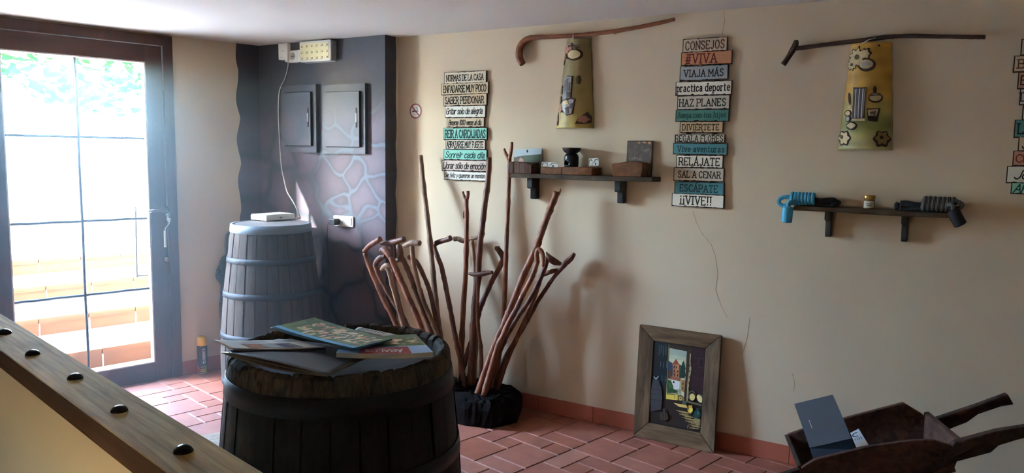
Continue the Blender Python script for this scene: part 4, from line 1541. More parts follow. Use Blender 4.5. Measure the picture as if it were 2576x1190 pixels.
def stick(label, shaft, w0, w1, offs, mat, handle=None, hw=None, hoff=0.0, extra=None, name='walking_stick', n=6, hname='handle'):
    """shaft and handle are picture points from the top down; w0, w1 widths in pixels at top and foot;
    offs = distance from the wall at the top and at the foot"""
    m = len(shaft)
    base = on_wall(*shaft[-1], offs[1])
    ys = [p[1] for p in shaft]
    P, Rr = [], []
    for (x, y) in shaft:
        t_ = (y - ys[0]) / max(1e-6, ys[-1] - ys[0])
        q = on_wall(x, y, offs[0] + (offs[1] - offs[0]) * t_)
        P.append((*(q - base), (w0 + (w1 - w0) * t_) / 2 / F_PX * (q - CAM).dot(_f)))
    S_ = spline(P, n)
    rad = [p[3] * (1 + .05 * math.sin(i * 1.1 + x * .1) + (.16 if (i * 7 + int(shaft[0][0])) % 11 == 0 else 0)) for i, p in enumerate(S_)]
    t = thing(name, label, 'walking stick', base, 0.0, 'walking sticks in the black block')
    MB().tube([p[:3] for p in S_], rad, 12, rough=.07).build('shaft', mat, t)
    if handle:
        hw = hw or w0
        Q = []
        for i, (x, y) in enumerate(handle):
            q = on_wall(x, y, offs[0] + hoff)
            ww = hw[i] if hasattr(hw, '__len__') else hw
            Q.append((*(q - base), ww / 2 / F_PX * (q - CAM).dot(_f)))
        S_ = spline(Q, 5)
        MB().tube([p[:3] for p in S_], [p[3] for p in S_], 12, rough=.06).build(hname, mat, t)
    for e in (extra or []):
        Q = []
        for i, (x, y, ww) in enumerate(e):
            q = on_wall(x, y, offs[0] + hoff)
            Q.append((*(q - base), ww / 2 / F_PX * (q - CAM).dot(_f)))
        S_ = spline(Q, 4)
        MB().tube([p[:3] for p in S_], [p[3] for p in S_], 10, rough=.05).build('prong', mat, t)
    return t


G = []
# tall plain poles
stick('tall pale straight pole left of the rules sign, cut flat on top', [(1058, 391), (1066, 470), (1075, 545), (1083, 620), (1091, 700), (1099, 780), (1110, 860), (1128, 940), (1140, 985)], 11, 15, (.077, .301), stick_b)
stick('tall pole forked at its tip with a small dark charm on a string', [(1173, 500), (1174, 560), (1172, 670), (1165, 787), (1160, 900), (1155, 1004)], 11, 15, (.138, .174), stick_a,
      extra=[[(1164, 482, 6), (1167, 492, 7), (1173, 505, 9)], [(1177, 480, 9), (1177, 492, 9), (1173, 508, 10)]], hname='fork')
stick('thickest grey-brown pole, its flat top covering the edge of the rules sign', [(1231, 396), (1227, 460), (1219, 519), (1212, 580), (1207, 618), (1202, 698), (1195, 763), (1191, 830), (1188, 900), (1184, 974)], 13, 20, (.074, .231), stick_c)
stick('tall slim pole with forked tip standing before the end of the upper shelf', [(1282, 398), (1279, 495), (1276, 570), (1273, 646), (1267, 792), (1260, 860), (1250, 930), (1241, 985)], 10, 13, (.100, .200), stick_a,
      extra=[[(1268, 374, 5), (1272, 386, 8), (1280, 402, 9)], [(1288, 357, 7), (1286, 378, 9), (1281, 402, 10)]])
stick('tall thick pole leaning right with a broken spur on top, under the upper shelf', [(1401, 482), (1393, 505), (1383, 528), (1367, 572), (1351, 618), (1332, 660), (1313, 702), (1290, 760), (1270, 811), (1250, 855), (1233, 900), (1212, 960), (1195, 1010)], 17, 17, (.120, .340), stick_a,
      extra=[[(1402, 490, 8), (1409, 482, 5), (1411, 474, 2)]])
# crooks on the right
stick('slim cane leaning furthest right with a thick rounded grip', [(1412, 676), (1393, 698), (1370, 732), (1350, 763), (1322, 815), (1290, 867), (1268, 905), (1248, 950), (1234, 984)], 10, 11, (.058, .177), stick_c,
      handle=[(1445, 638), (1436, 650), (1424, 661), (1410, 678)], hw=[9, 14, 15, 11])
stick('right-leaning cane with a short level grip ending at the slim cane', [(1362, 690), (1352, 722), (1343, 750), (1327, 792), (1305, 840), (1280, 895), (1262, 945), (1247, 990)], 12, 12, (.090, .220), stick_a,
      handle=[(1403, 680), (1388, 683), (1374, 688), (1361, 693)], hw=[10, 12, 12, 12])
stick('right-leaning cane whose grip widens like a bird head', [(1371, 672), (1361, 697), (1350, 721), (1328, 760), (1303, 797), (1275, 845), (1255, 890), (1238, 940), (1226, 986)], 12, 12, (.121, .260), stick_c,
      handle=[(1374, 634), (1380, 645), (1393, 657), (1411, 664)], hw=[3, 13, 19, 9], extra=[[(1378, 647, 14), (1375, 660, 11), (1370, 676, 12)]])
stick('right-leaning cane bent over into a downward hook', [(1352, 658), (1343, 685), (1332, 710), (1318, 735), (1300, 775), (1280, 811), (1265, 845), (1252, 872), (1232, 940), (1217, 995)], 12, 16, (.208, .363), stick_a,
      handle=[(1366, 671), (1367, 650), (1363, 634), (1355, 628), (1350, 640), (1352, 660)], hw=[6, 10, 12, 13, 13, 12])
# middle
stick('cane with a knobby grip turned left, right of the thickest pole', [(1266, 651), (1256, 675), (1242, 698), (1225, 735), (1209, 773), (1202, 800), (1193, 840), (1178, 880), (1166, 925), (1150, 985)], 13, 12, (.066, .225), stick_c,
      handle=[(1250, 623), (1256, 631), (1262, 640), (1267, 653)], hw=[12, 15, 15, 13], extra=[[(1248, 626, 13), (1256, 624, 11)]])
stick('cane with a long flat level grip in front of the thickest pole', [(1203, 694), (1202, 740), (1201, 780), (1203, 825), (1210, 880), (1211, 920), (1209, 968)], 9, 10, (.192, .251), stick_c,
      handle=[(1179, 688), (1192, 691), (1208, 690), (1224, 687), (1239, 685)], hw=[6, 11, 13, 12, 8])
stick('cane with a level T grip above the flat one, behind the poles', [(1187, 604), (1191, 640), (1194, 672), (1198, 730), (1199, 800), (1196, 880), (1192, 972)], 11, 12, (.057, .160), stick_b,
      handle=[(1143, 601), (1153, 601), (1165, 606), (1180, 602), (1205, 597)], hw=[13, 12, 13, 10, 8])
stick('dark cane with a grip rising to the right, beside the pale pole', [(1091, 618), (1100, 645), (1110, 669), (1118, 705), (1126, 745), (1135, 790), (1143, 834), (1150, 870), (1158, 905), (1170, 975)], 12, 13, (.116, .277), stick_c,
      handle=[(1134, 599), (1124, 603), (1110, 607), (1097, 612), (1090, 620)], hw=[15, 13, 13, 13, 12])
# left cluster
stick('leftmost cane with a straight grip sloping up to the right', [(918, 636), (926, 662), (936, 688), (950, 720), (965, 754), (993, 808), (1030, 890), (1072, 985)], 12, 14, (.441, .360), stick_a,
      handle=[(957, 601), (944, 609), (930, 618), (916, 633)], hw=[14, 14, 13, 12])
stick('left cane with rough hooked root, second from the far left', [(944, 668), (952, 690), (960, 708), (979, 740), (1000, 775), (1021, 813), (1055, 895), (1086, 985)], 12, 15, (.431, .358), stick_c,
      handle=[(970, 645), (958, 648), (948, 658), (943, 672)], hw=[10, 15, 15, 12])
stick('left cane with the highest level T grip, before the painted pillar', [(984, 618), (986, 650), (990, 690), (992, 716), (1003, 765), (1016, 811), (1050, 895), (1098, 980)], 13, 13, (.402, .319), stick_c,
      handle=[(958, 612), (972, 612), (990, 609), (1004, 605), (1017, 601)], hw=[9, 13, 15, 14, 13], extra=[[(972, 613, 12), (984, 624, 13), (985, 640, 11)]])
stick('thick left cane with a swollen crook bent back to the left', [(983, 645), (992, 668), (1002, 690), (1014, 716), (1026, 745), (1042, 780), (1056, 815), (1084, 895), (1112, 985)], 15, 15, (.473, .402), stick_a,
      handle=[(957, 632), (963, 628), (972, 632), (981, 643), (985, 652)], hw=[9, 15, 18, 17, 15])
stick('left cane with a rounded knob grip behind the swollen crook', [(1002, 630), (1012, 650), (1021, 668), (1031, 692), (1040, 716), (1054, 752), (1068, 787), (1082, 825), (1100, 890), (1122, 985)], 13, 14, (.425, .355), stick_c,
      handle=[(1000, 617), (1003, 621), (1006, 631), (1009, 645)], hw=[10, 15, 16, 14], extra=[[(998, 655, 12), (1006, 652, 14), (1014, 655, 12)]])
stick('left cane with a stubby T grip like a hammer', [(1036, 618), (1040, 660), (1046, 690), (1059, 740), (1076, 785), (1096, 832), (1114, 895), (1132, 980)], 12, 13, (.432, .377), stick_b,
      handle=[(1015, 619), (1026, 615), (1036, 611), (1046, 611), (1057, 612)], hw=[10, 14, 16, 16, 13])
stick('bent left cane curving out of the cluster towards the pale pole', [(1028, 646), (1045, 656), (1056, 672), (1064, 690), (1076, 718), (1084, 745), (1095, 795), (1106, 845), (1122, 905), (1142, 985)], 11, 13, (.395, .339), stick_c)
stick('short left cane with a mushroom-like root end', [(972, 672), (980, 690), (986, 716), (1000, 765), (1014, 815), (1045, 900), (1080, 990)], 11, 13, (.462, .401), stick_b,
      handle=[(959, 679), (966, 672), (975, 668), (984, 672)], hw=[8, 14, 14, 8])
# charm on the forked pole
q = on_wall(1168, 505, .13)
ch = thing('stick_charm', 'small dark charm hanging on a string from the forked pole', 'charm', q)
MB().tube([(0, 0, 0), (.001, 0, -.03), (0, 0, -.062)], .0012, 6).build('string', plain('string', S(150, 130, 110), .8), ch)
MB().tube([(0, 0, -.062), (0, 0, -.075), (.0, 0, -.108)], [.003, .007, .006], 8).build('pendant', black_pl, ch)

# ================================================================== SIGNS ON THE LONG WALL
edge_wood = wood('sign_edge_wood', S(40, 28, 20), S(78, 56, 40), .8, stretch=(1, 8, 8), scale=6)


def sign_paint(name, col):
    return plain(name, col, .75, var=.10, scale=30, bump=.15, stretch=(1, 1, 4))


def plank_sign(label, rows, crop, cat='sign', name='plank_sign'):
    """rows: (xl, xr, yt, yb, text, style, paint, ink, tx0, tx1, cap share) in the crop's own coordinates"""
    k, ox, oy = crop
    P = lambda x, y: sz(ox + x * k, oy + y * k, .012)
    s0, _ = P(rows[0][0], rows[0][2])
    zs = [P((r[0] + r[1]) / 2, r[3])[1] for r in rows]
    z0 = min(zs) - .004
    t = wall_thing(name, label, cat, s0, z0)
    rr = random.Random(len(rows))
    mb = MB()
    zt_ = P((rows[0][0] + rows[0][1]) / 2, rows[0][2])[1] - z0
    xs = [(P(r[0], (r[2] + r[3]) / 2)[0] - s0, P(r[1], (r[2] + r[3]) / 2)[0] - s0) for r in rows]
    xl, xr = max(a for a, b in xs), min(b for a, b in xs)
    for f_ in (.2, .8):
        c = xl + (xr - xl) * f_
        mb.box(c - .012, c + .012, -.006, 0, .01, zt_ - .012)
    mb.build('batten', edge_wood, t)
    for r, (a, b) in zip(rows, xs):
        _, _, yt, yb, text, style, paint, inkc, tx0, tx1, cap = r
        xm_ = (r[0] + r[1]) / 2
        za, zb = P(xm_, yt)[1] - z0, P(xm_, yb)[1] - z0
        h_ = za - zb
        za, zb = za + h_ * .045, zb - h_ * .045
        h_ = za - zb
        tl = rr.uniform(-.006, .006)
        mb = MB()
        wob = lambda: rr.uniform(-.0012, .0012)
        outer = []
        nseg = 14
        for i in range(nseg + 1):
            x = a + (b - a) * i / nseg
            outer.append((x, zb + tl * (x - (a + b) / 2) + wob()))
        for i in range(nseg + 1):
            x = b + (a - b) * i / nseg
            outer.append((x, za + tl * (x - (a + b) / 2) + wob()))
        mb.prism(outer, -.015, -.006, 0)
        inner = []
        nseg = 26
        for i in range(nseg + 1):
            x = a + .004 + (b - a - .008) * i / nseg
            inner.append((x, zb + .0035 + tl * (x - (a + b) / 2) + abs(rr.gauss(0, .0016)) * (2.2 if rr.random() < .2 else .8)))
        for i in range(nseg + 1):
            x = b - .004 + (a - b + .008) * i / nseg
            inner.append((x, za - .002 + tl * (x - (a + b) / 2) - abs(rr.gauss(0, .0012))))
        mb.flat(inner, -.0154, 1)
        if text:
            w_ = b - a
            write(mb, text, a + w_ * tx0, a + w_ * tx1, zb + h_ * (.5 - cap / 2) + (h_ * .06 if any(c in text for c in 'gqpyj') else 0), h_ * cap, -.0160, 2, style,
                  {'slab': .135, 'cond': .15, 'script': .15, 'hand': .14}[style], slope=0, vw={'slab': 1.0, 'cond': .85, 'script': .85, 'hand': .9}[style])
        mb.build('plank', [edge_wood, paint, inkc], t)
    return t


ink_b = plain('letter_black', S(34, 28, 24), .7)
ink_br = plain('letter_brown', S(104, 60, 48), .7)
ink_rd = plain('letter_red', S(120, 44, 36), .7)
ink_tl = plain('letter_teal', S(24, 66, 66), .7)
ink_gr = plain('letter_green', S(40, 84, 76), .7)
K = 1.25
cr1 = sign_paint('sign_cream', S(226, 212, 184))
cr2 = sign_paint('sign_tan', S(214, 192, 154))
cr3 = sign_paint('sign_beige', S(208, 184, 150))
mint = sign_paint('sign_mint', S(146, 208, 182))
wht = sign_paint('sign_white', S(230, 224, 208))
rose = sign_paint('sign_rose', S(214, 190, 172))
plank_sign('narrower plank sign listing house rules, with mint planks, near the no smoking sign', [
    (290, 685, 80, 182, 'NORMAS DE LA CASA', 'cond', cr1, ink_b, .06, .93, .50),
    (263, 705, 184, 285, 'ENFADARSE MUY POCO', 'hand', cr2, ink_b, .05, .95, .58),
    (285, 690, 290, 392, 'SABER PERDONAR', 'cond', cr3, ink_b, .04, .93, .56),
    (298, 678, 398, 502, 'Gritar solo de alegría', 'script', wht, ink_b, .03, .92, .50),
    (315, 665, 510, 592, 'Besarse 1000 veces al día', 'script', cr3, ink_b, .05, .92, .54),
    (286, 692, 605, 710, 'REIR A CARCAJADAS', 'cond', mint, ink_tl, .04, .96, .62),
    (305, 675, 715, 800, 'ABRAZARSE MUY FUERTE', 'cond', cr1, ink_b, .03, .95, .60),
    (286, 690, 808, 900, 'Sonreír cada día', 'script', mint, ink_tl, .04, .94, .56),
    (268, 690, 908, 1003, 'Llorar sólo de emoción', 'script', rose, ink_b, .03, .96, .58),
    (288, 688, 1012, 1092, 'Ser feliz y quererse un montón', 'script', wht, ink_b, .02, .95, .46),
], (.2689, 1040, 160))
b1 = sign_paint('sign_sand', S(208, 186, 160))
b2 = sign_paint('sign_terracotta', S(204, 140, 100))
b3 = sign_paint('sign_blue_grey', S(166, 170, 172))
b4 = sign_paint('sign_chalk', S(240, 232, 214))
b5 = sign_paint('sign_grey_beige', S(206, 196, 176))
b6 = sign_paint('sign_teal', S(86, 140, 126))
b7 = sign_paint('sign_oak', S(206, 172, 130))
b9 = sign_paint('sign_teal_blue', S(84, 142, 148))
plank_sign('tall plank sign of travel advice with blue-grey and teal planks, between the two shelves', [
    (138, 405, 88, 165, 'CONSEJOS', 'slab', b1, ink_br, .07, .93, .58),
    (128, 433, 168, 243, '#VIVA', 'slab', b2, ink_rd, .10, .70, .66),
    (120, 410, 253, 335, 'VIAJA MÁS', 'slab', b3, ink_b, .10, .90, .46),
    (95, 432, 347, 425, 'practica deporte', 'slab', b4, ink_b, .03, .96, .52),
    (105, 420, 432, 510, 'HAZ PLANES', 'slab', b5, ink_b, .05, .92, .50),
    (95, 415, 515, 583, 'Juega con tus hijos', 'slab', b6, ink_gr, .04, .94, .44),
    (120, 380, 588, 650, 'DIVIÉRTETE', 'slab', b7, ink_b, .07, .90, .50),
    (90, 390, 662, 710, 'REGALA FLORES', 'slab', b5, ink_b, .02, .96, .66),
    (80, 405, 717, 782, 'Vive aventuras', 'slab', b9, ink_tl, .09, .94, .50),
    (98, 380, 790, 860, 'RELÁJATE', 'slab', b4, ink_b, .07, .92, .58),
    (83, 385, 865, 940, 'SAL A CENAR', 'slab', b5, ink_b, .10, .93, .46),
    (88, 385, 950, 1020, 'ESCÁPATE', 'slab', b9, ink_tl, .12, .87, .54),
    (72, 385, 1022, 1095, '¡¡VIVE!!', 'slab', b4, ink_b, .17, .76, .62),
], (.4203, 1660, 60))
WX = 800
plank_sign('plank sign cut by the edge of the picture, its planks starting with E, LU, CR', [
    (250, WX, 40, 145, '', 'slab', b1, ink_b, .1, .9, .5),
    (200, WX - 20, 155, 262, 'B', 'slab', cr3, ink_br, .06, .13, .5),
    (228, WX + 30, 265, 378, 'E', 'slab', sign_paint('sign_rust', S(196, 140, 116)), ink_b, .04, .12, .5),
    (240, WX, 385, 490, 'L', 'slab', b5, ink_b, .02, .12, .5),
    (258, WX - 10, 500, 595, 'C', 'slab', b1, ink_br, .03, .12, .5),
    (203, WX, 600, 715, 'LU', 'slab', b6, ink_b, .05, .22, .55),
    (230, WX - 20, 715, 810, 'S', 'script', cr3, ink_b, .05, .14, .6),
    (193, WX, 815, 912, 'CR', 'hand', sign_paint('sign_rust', S(196, 140, 116)), ink_rd, .04, .20, .5),
    (150, WX + 40, 920, 1030, 'Jo', 'script', wht, ink_b, .08, .22, .5),
    (180, WX, 1035, 1110, 'ARR', 'script', mint, ink_tl, .03, .28, .7),
], (.3704, 2476, 80))

# no smoking sign
(sA, zA) = sz(1046, 279.5)
R_ = (sz(1061, 279.5)[0] - sz(1031, 279.5)[0]) / 2
t = wall_thing('no_smoking_sign', 'round red and white no smoking sign on the cream wall', 'sign', sA, zA - R_)
mb = MB()
ci = lambda r, n=40, cx_=0, cz_=0: [(cx_ + r * math.cos(q), cz_ + R_ + r * math.sin(q)) for q in np.linspace(0, 2 * math.pi, n, endpoint=False)]
mb.prism(ci(R_), -.0018, 0, 0)
mb.flat(ci(R_ * .995), -.0020, 1)
mb.flat(ci(R_ * .82), -.0022, 0)
k = R_
mb.flat([(-.55 * k, R_ - .10 * k), (.25 * k, R_ - .10 * k), (.25 * k, R_ + .06 * k), (-.55 * k, R_ + .06 * k)], -.0024, 2)
for x in (.30, .40):
    mb.flat([(x * k, R_ - .10 * k), ((x + .06) * k, R_ - .10 * k), ((x + .06) * k, R_ + .06 * k), (x * k, R_ + .06 * k)], -.0024, 2)
sm_ = spline([(.33 * k, R_ + .12 * k), (.36 * k, R_ + .28 * k), (.16 * k, R_ + .34 * k), (.18 * k, R_ + .52 * k), (.34 * k, R_ + .56 * k)], 5)
for a, b in zip(sm_, sm_[1:]):
    d = Vector((b[0] - a[0], b[1] - a[1])).normalized() * .035 * k
    mb.flat([(a[0] - d.y, a[1] + d.x), (b[0] - d.y, b[1] + d.x), (b[0] + d.y, b[1] - d.x), (a[0] + d.y, a[1] - d.x)], -.0024, 2)
q = .085 * k
r2 = .60 * k
mb.flat([(-r2 - q * .7, R_ + r2 - q * .7), (-r2 + q * .7, R_ + r2 + q * .7), (r2 + q * .7, R_ - r2 + q * .7), (r2 - q * .7, R_ - r2 - q * .7)], -.0026, 1)
mb.build('sign_disc', [plain('sign_enamel', S(236, 230, 222), .3, var=.02), plain('sign_red', S(150, 30, 36), .35, var=.05), ink_b], t)

# ================================================================== STICKS AND CERAMIC TILES ON THE WALL
bark_red = wood('hook_stick_wood', S(108, 62, 40), S(158, 100, 66), .45, stretch=(2, 14, 14), scale=3.4, bump=.3)
bark_dark = wood('dark_stick_wood', S(52, 38, 32), S(88, 66, 54), .55, stretch=(2, 14, 14), scale=3.4, bump=.35)


def wall_stick(name, label, path, widths, mat, head=None, off=.03):
    m = len(path)
    s0, z0 = sz(*path[m // 2], off)
    t = wall_thing(name, label, 'walking stick', s0, z0, 0)
    def conv(pts, ws):
        out = []
        for (x, y), w in zip(pts, ws):
            s_, z_ = sz(x, y, off)
            d = (on_wall(x, y, off) - CAM).dot(_f)
            out.append((s_ - s0, -off, z_ - z0, w / 2 / F_PX * d))
        return spline(out, 6)
    Q = conv(path, widths)
    MB().tube([q[:3] for q in Q], [q[3] for q in Q], 14, rough=.05).build('shaft', mat, t)
    for h in (head or []):
        Q = conv([p[:2] for p in h], [p[2] for p in h])
        MB().tube([q[:3] for q in Q], [q[3] for q in Q], 12, rough=.05).build('handle', mat, t)
    # two small nails carry it
    for f_ in (.35, .8):
        mb = MB()
        x, y = path[int(f_ * (m - 1))]
        s_, z_ = sz(x, y, off)
        mb.tube([(s_ - s0, -.001, z_ - z0 - .012), (s_ - s0, -off - .012, z_ - z0 - .012)], .002, 6)
        mb.build('nail', steel, t)
    return t


wall_stick('hooked_stick', 'long red-brown walking stick with a bent crook, hung above the upper shelf',
           [(1315, 161), (1308, 148), (1306, 133), (1309, 118), (1318, 105), (1331, 97), (1345, 94), (1387, 92.5), (1442, 89.5), (1492, 85), (1543, 79), (1597, 70), (1652, 59), (1697, 48.6)],
           [17, 18, 18.5, 18, 17, 15, 13, 11.5, 11, 10.5, 10.5, 10, 10, 9], bark_red)
wall_stick('dark_stick', 'dark knotty walking stick with a short slanted grip, hung above the lower shelf',
           [(1999, 122), (2036, 118), (2076, 112.5), (2120, 107), (2162, 102), (2200, 97), (2233, 93), (2268, 91), (2303, 90.5), (2379, 92), (2430, 93), (2479, 93.5)],
           [11, 11, 10.5, 11, 10, 11, 11.5, 10, 11, 10, 11, 11], bark_dark,
           head=[[(2003, 101, 10), (2001, 112, 15), (1993, 128, 15), (1983, 144, 13), (1970, 163, 14)]])


def roof_tile(label, quad, base, tint, name='ceramic_tile'):
    """curved roof tile: quad = TL, TR, BR, BL in the picture; returns the thing and a function onto its surface"""
    (xa, za), (xb, zb) = sz(*quad[0], .02), sz(*quad[1], .02)
    (xc, zc), (xd, zd) = sz(*quad[2], .02), sz(*quad[3], .02)
    s0, z0 = (xc + xd) / 2, (zc + zd) / 2
    h_ = (za + zb) / 2 - z0
    ct = (xa + xb) / 2 - s0
    wt, wb = (xb - xa) / 2, (xc - xd) / 2
    t = wall_thing(name, label, 'ceramic tile', s0, z0)
    def surf(u, v, lift=0.0):
        """u -1..1 across, v 0..1 up"""
        hw = wb + (wt - wb) * v
        x = ct * v + hw * math.sin(u * 1.05) / math.sin(1.05)
        d = hw * .55 * (math.cos(u * 1.05) - math.cos(1.05)) / (1 - math.cos(1.05))
        return (x, -.004 - d - lift, v * h_)
    n, m = 28, 50
    rr = random.Random(int(quad[0][0]))
    mb = MB()
    out, inn = [], []
    for j in range(m + 1):
        for i in range(n + 1):
            u, v = -1 + 2 * i / n, j / m
            wv = .012 * math.sin(v * 23 + i) * (1 if i in (0, n) else 0)
            p = surf(u * (1 + wv), v, rr.uniform(-.0007, .0007))
            out.append(p)
            q = surf(u * .93, v)
            inn.append((q[0], min(q[1] + .013, -.001), q[2]))
    mb.add(out + inn, [])
    M_ = (n + 1) * (m + 1)
    q = lambda j, i: j * (n + 1) + i
    for j in range(m):
        for i in range(n):
            mb.f += [(q(j, i), q(j, i + 1), q(j + 1, i + 1), q(j + 1, i)), (M_ + q(j + 1, i), M_ + q(j + 1, i + 1), M_ + q(j, i + 1), M_ + q(j, i))]
    for j in range(m):
        mb.f += [(q(j + 1, 0), q(j, 0), M_ + q(j, 0), M_ + q(j + 1, 0))[::-1], (q(j, n), q(j + 1, n), M_ + q(j + 1, n), M_ + q(j, n))[::-1]]
    for i in range(n):
        mb.f += [(q(0, i), q(0, i + 1), M_ + q(0, i + 1), M_ + q(0, i))[::-1], (q(m, i + 1), q(m, i), M_ + q(m, i), M_ + q(m, i + 1))[::-1]]
    mb.m = [0] * len(mb.f)
    mb.s = [k < 2 * n * m for k in range(len(mb.f))]
    o = mb.build('tile_body', painted('glazed_tile', .45), t)
    V = np.array(mb.v)
    vv = V[:, 2] / h_
    nz = (np.sin(V[:, 0] * 83 + V[:, 2] * 31) + np.sin(V[:, 0] * 37 - V[:, 2] * 57 + 1) + np.sin(V[:, 2] * 101 + 2)) / 6
    paint_verts(o, tint(V[:, 0] / max(wb, .01), vv, nz))
    return t, surf, h_, (s0, z0)


def relief(t, surf, quad, name, polys, crop, label=None):
    """raised clay shapes: polys = [(points in crop coordinates, material, height)]"""
    k, ox, oy = crop
    TL, TR, BR, BL = [np.array(p, float) for p in quad]
    def uv(x, y):
        p = np.array((ox + x * k, oy + y * k))
        v = (p[1] - (BL[1] + BR[1]) / 2) / ((TL[1] + TR[1]) / 2 - (BL[1] + BR[1]) / 2)
        l, r = BL + (TL - BL) * v, BR + (TR - BR) * v
        u = -1 + 2 * (p[0] - l[0]) / (r[0] - l[0])
        # undo the roundness of the tile
        return math.asin(max(-.99, min(.99, u * math.sin(1.05)))) / 1.05, v
    mb = MB()
    mats = []
    for pts, mat, lift in polys:
        if mat not in mats:
            mats.append(mat)
        mi = mats.index(mat)
        P = [uv(*p) for p in pts]
        ar = sum(P[i][0] * P[(i + 1) % len(P)][1] - P[(i + 1) % len(P)][0] * P[i][1] for i in range(len(P)))
        if ar < 0:
            P = P[::-1]
        cu, cv = sum(p[0] for p in P) / len(P), sum(p[1] for p in P) / len(P)
        n = len(P)
        low = [surf(u, v, -.004) for u, v in P]
        hi = [surf(cu + (u - cu) * .94, cv + (v - cv) * .94, lift) for u, v in P]
        top = surf(cu, cv, lift * 1.15)
        f = [(i, (i + 1) % n, n + (i + 1) % n, n + i) for i in range(n)] + [(n + i, n + (i + 1) % n, 2 * n) for i in range(n)]
        mb.add(low + hi + [top], f, mi, False)
    return mb.build(name, mats, t, label=label)


def ell(cx_, cy_, rx, ry, n=18, rot=0.0, wob=0.0, lobes=5):
    out = []
    for q in np.linspace(0, 2 * math.pi, n, endpoint=False):
        k = 1 + wob * math.cos(lobes * q)
        x, y = rx * k * math.cos(q), ry * k * math.sin(q)
        out.append((cx_ + x * math.cos(rot) - y * math.sin(rot), cy_ + x * math.sin(rot) + y * math.cos(rot)))
    return out


mixc = lambda a, b, k: np.atleast_2d(a) * (1 - k[:, None]) + np.atleast_2d(b) * k[:, None]
sm01 = lambda a, b, x: np.clip((x - a) / (b - a), 0, 1)
def tint1(u, v, nz):
    c = mixc(S(172, 148, 92), S(150, 130, 84), sm01(.2, .9, v + nz))
    c = mixc(S(190, 168, 88), c, sm01(.05, .25, v + nz * .3))
    g_ = np.exp(-((v - .42) / .14) ** 2 - ((u - .35) / .3) ** 2) * .7
    c = c * (1 - g_[:, None]) + np.array(S(140, 132, 62))[None, :] * g_[:, None]
    e = sm01(.75, 1.0, np.abs(u)) * .5
    c = c * (1 - e[:, None]) + np.array(S(120, 96, 58))[None, :] * e[:, None]
    return c * (1 + .5 * nz[:, None])
def tint2(u, v, nz):
    c = mixc(S(196, 188, 110), S(214, 166, 70), sm01(.30, .55, v + nz * .2))
    g_ = np.exp(-((v - .24) / .08) ** 2) * .75 * (np.abs(u + .0) < 2)
    c = c * (1 - g_[:, None]) + np.array(S(118, 132, 70))[None, :] * g_[:, None]
    c = mixc(S(196, 186, 128), c, sm01(.06, .16, v + nz * .2))
    e = sm01(.7, 1.0, np.abs(u)) * .35
    c = c * (1 - e[:, None]) + np.array(S(140, 110, 60))[None, :] * e[:, None]
    return c * (1 + .4 * nz[:, None])


clay_line = plain('clay_outline', S(66, 46, 32), .6)
clay_pink = plain('clay_pink', S(178, 124, 104), .5, var=.25, scale=60)
clay_cream = plain('clay_cream', S(206, 186, 138), .5, var=.15, scale=50)
clay_grey = plain('clay_grey', S(172, 168, 166), .35, var=.2, scale=50)
clay_dgrey = plain('clay_dark_grey', S(104, 98, 96), .4, var=.2, scale=50)
clay_leafp = plain('clay_ochre', S(150, 122, 70), .5, var=.2, scale=50)
clay_leaf = plain('clay_olive', S(96, 84, 52), .5, var=.2, scale=50)
Q1 = [(1423, 98), (1484, 96), (1492, 323), (1396, 323)]
C1 = (.4203, 1240, 20)
t1, sf1, h1, _ = roof_tile('ochre roof tile with a grey clay doorway and pink roses, under the hooked stick', Q1, None, tint1)
relief(t1, sf1, Q1, 'rose_relief', [
    (ell(472, 262, 48, 50, 20, 0, .12, 5), clay_line, .003), (ell(452, 248, 24, 26, 16, 0, .16, 5), clay_pink, .011), (ell(478, 244, 13, 14, 12, 0, .14, 5), clay_pink, .009),
    (ell(436, 290, 10, 20, 12, .3), clay_pink, .008), (ell(428, 320, 9, 20, 10, .2), clay_line, .005),
    (ell(502, 282, 49, 36, 22), clay_line, .006), (ell(500, 281, 40, 27, 22), clay_cream, .009),
    ([(488, 240), (505, 225), (512, 238), (530, 236), (520, 248), (500, 252)], clay_leaf, .007)], C1, label='clay roses around a blank oval plaque')
relief(t1, sf1, Q1, 'doorway_relief', [
    ([(436, 418), (462, 400), (500, 404), (494, 535), (518, 546), (506, 640), (462, 648), (446, 630), (412, 628), (414, 598), (426, 560)], clay_line, .006),
    ([(442, 424), (464, 408), (495, 410), (488, 540), (434, 560)], clay_grey, .011), ([(448, 432), (464, 420), (474, 420), (468, 545), (440, 556)], clay_dgrey, .013),
    ([(478, 445), (486, 445), (483, 500), (475, 500)], clay_dgrey, .0135), ([(470, 505), (488, 505), (486, 535), (466, 538)], clay_dgrey, .0135),
    ([(430, 562), (490, 545), (512, 550), (500, 634), (466, 642), (448, 622), (426, 600)], clay_grey, .012),
    ([(455, 600), (480, 590), (484, 632), (464, 636)], clay_dgrey, .015), ([(488, 575), (506, 570), (500, 605), (484, 606)], clay_dgrey, .0145),
    (ell(463, 568, 20, 15, 14, .3, .15, 4), clay_cream, .017), (ell(425, 605, 12, 17, 12), clay_pink, .016), (ell(424, 592, 12, 5, 10), clay_cream, .018)], C1, label='grey clay doorway with steps and jugs')
for cx_, cy_, rx_, ry_ in ((530, 433, 13, 27), (420, 487, 13, 28), (414, 548, 12, 24)):
    relief(t1, sf1, Q1, 'leaf_relief', [(ell(cx_, cy_, rx_, ry_, 14), clay_line, .004), (ell(cx_ + .5, cy_, rx_ - 3, ry_ - 4, 14), clay_leaf, .008)], C1)
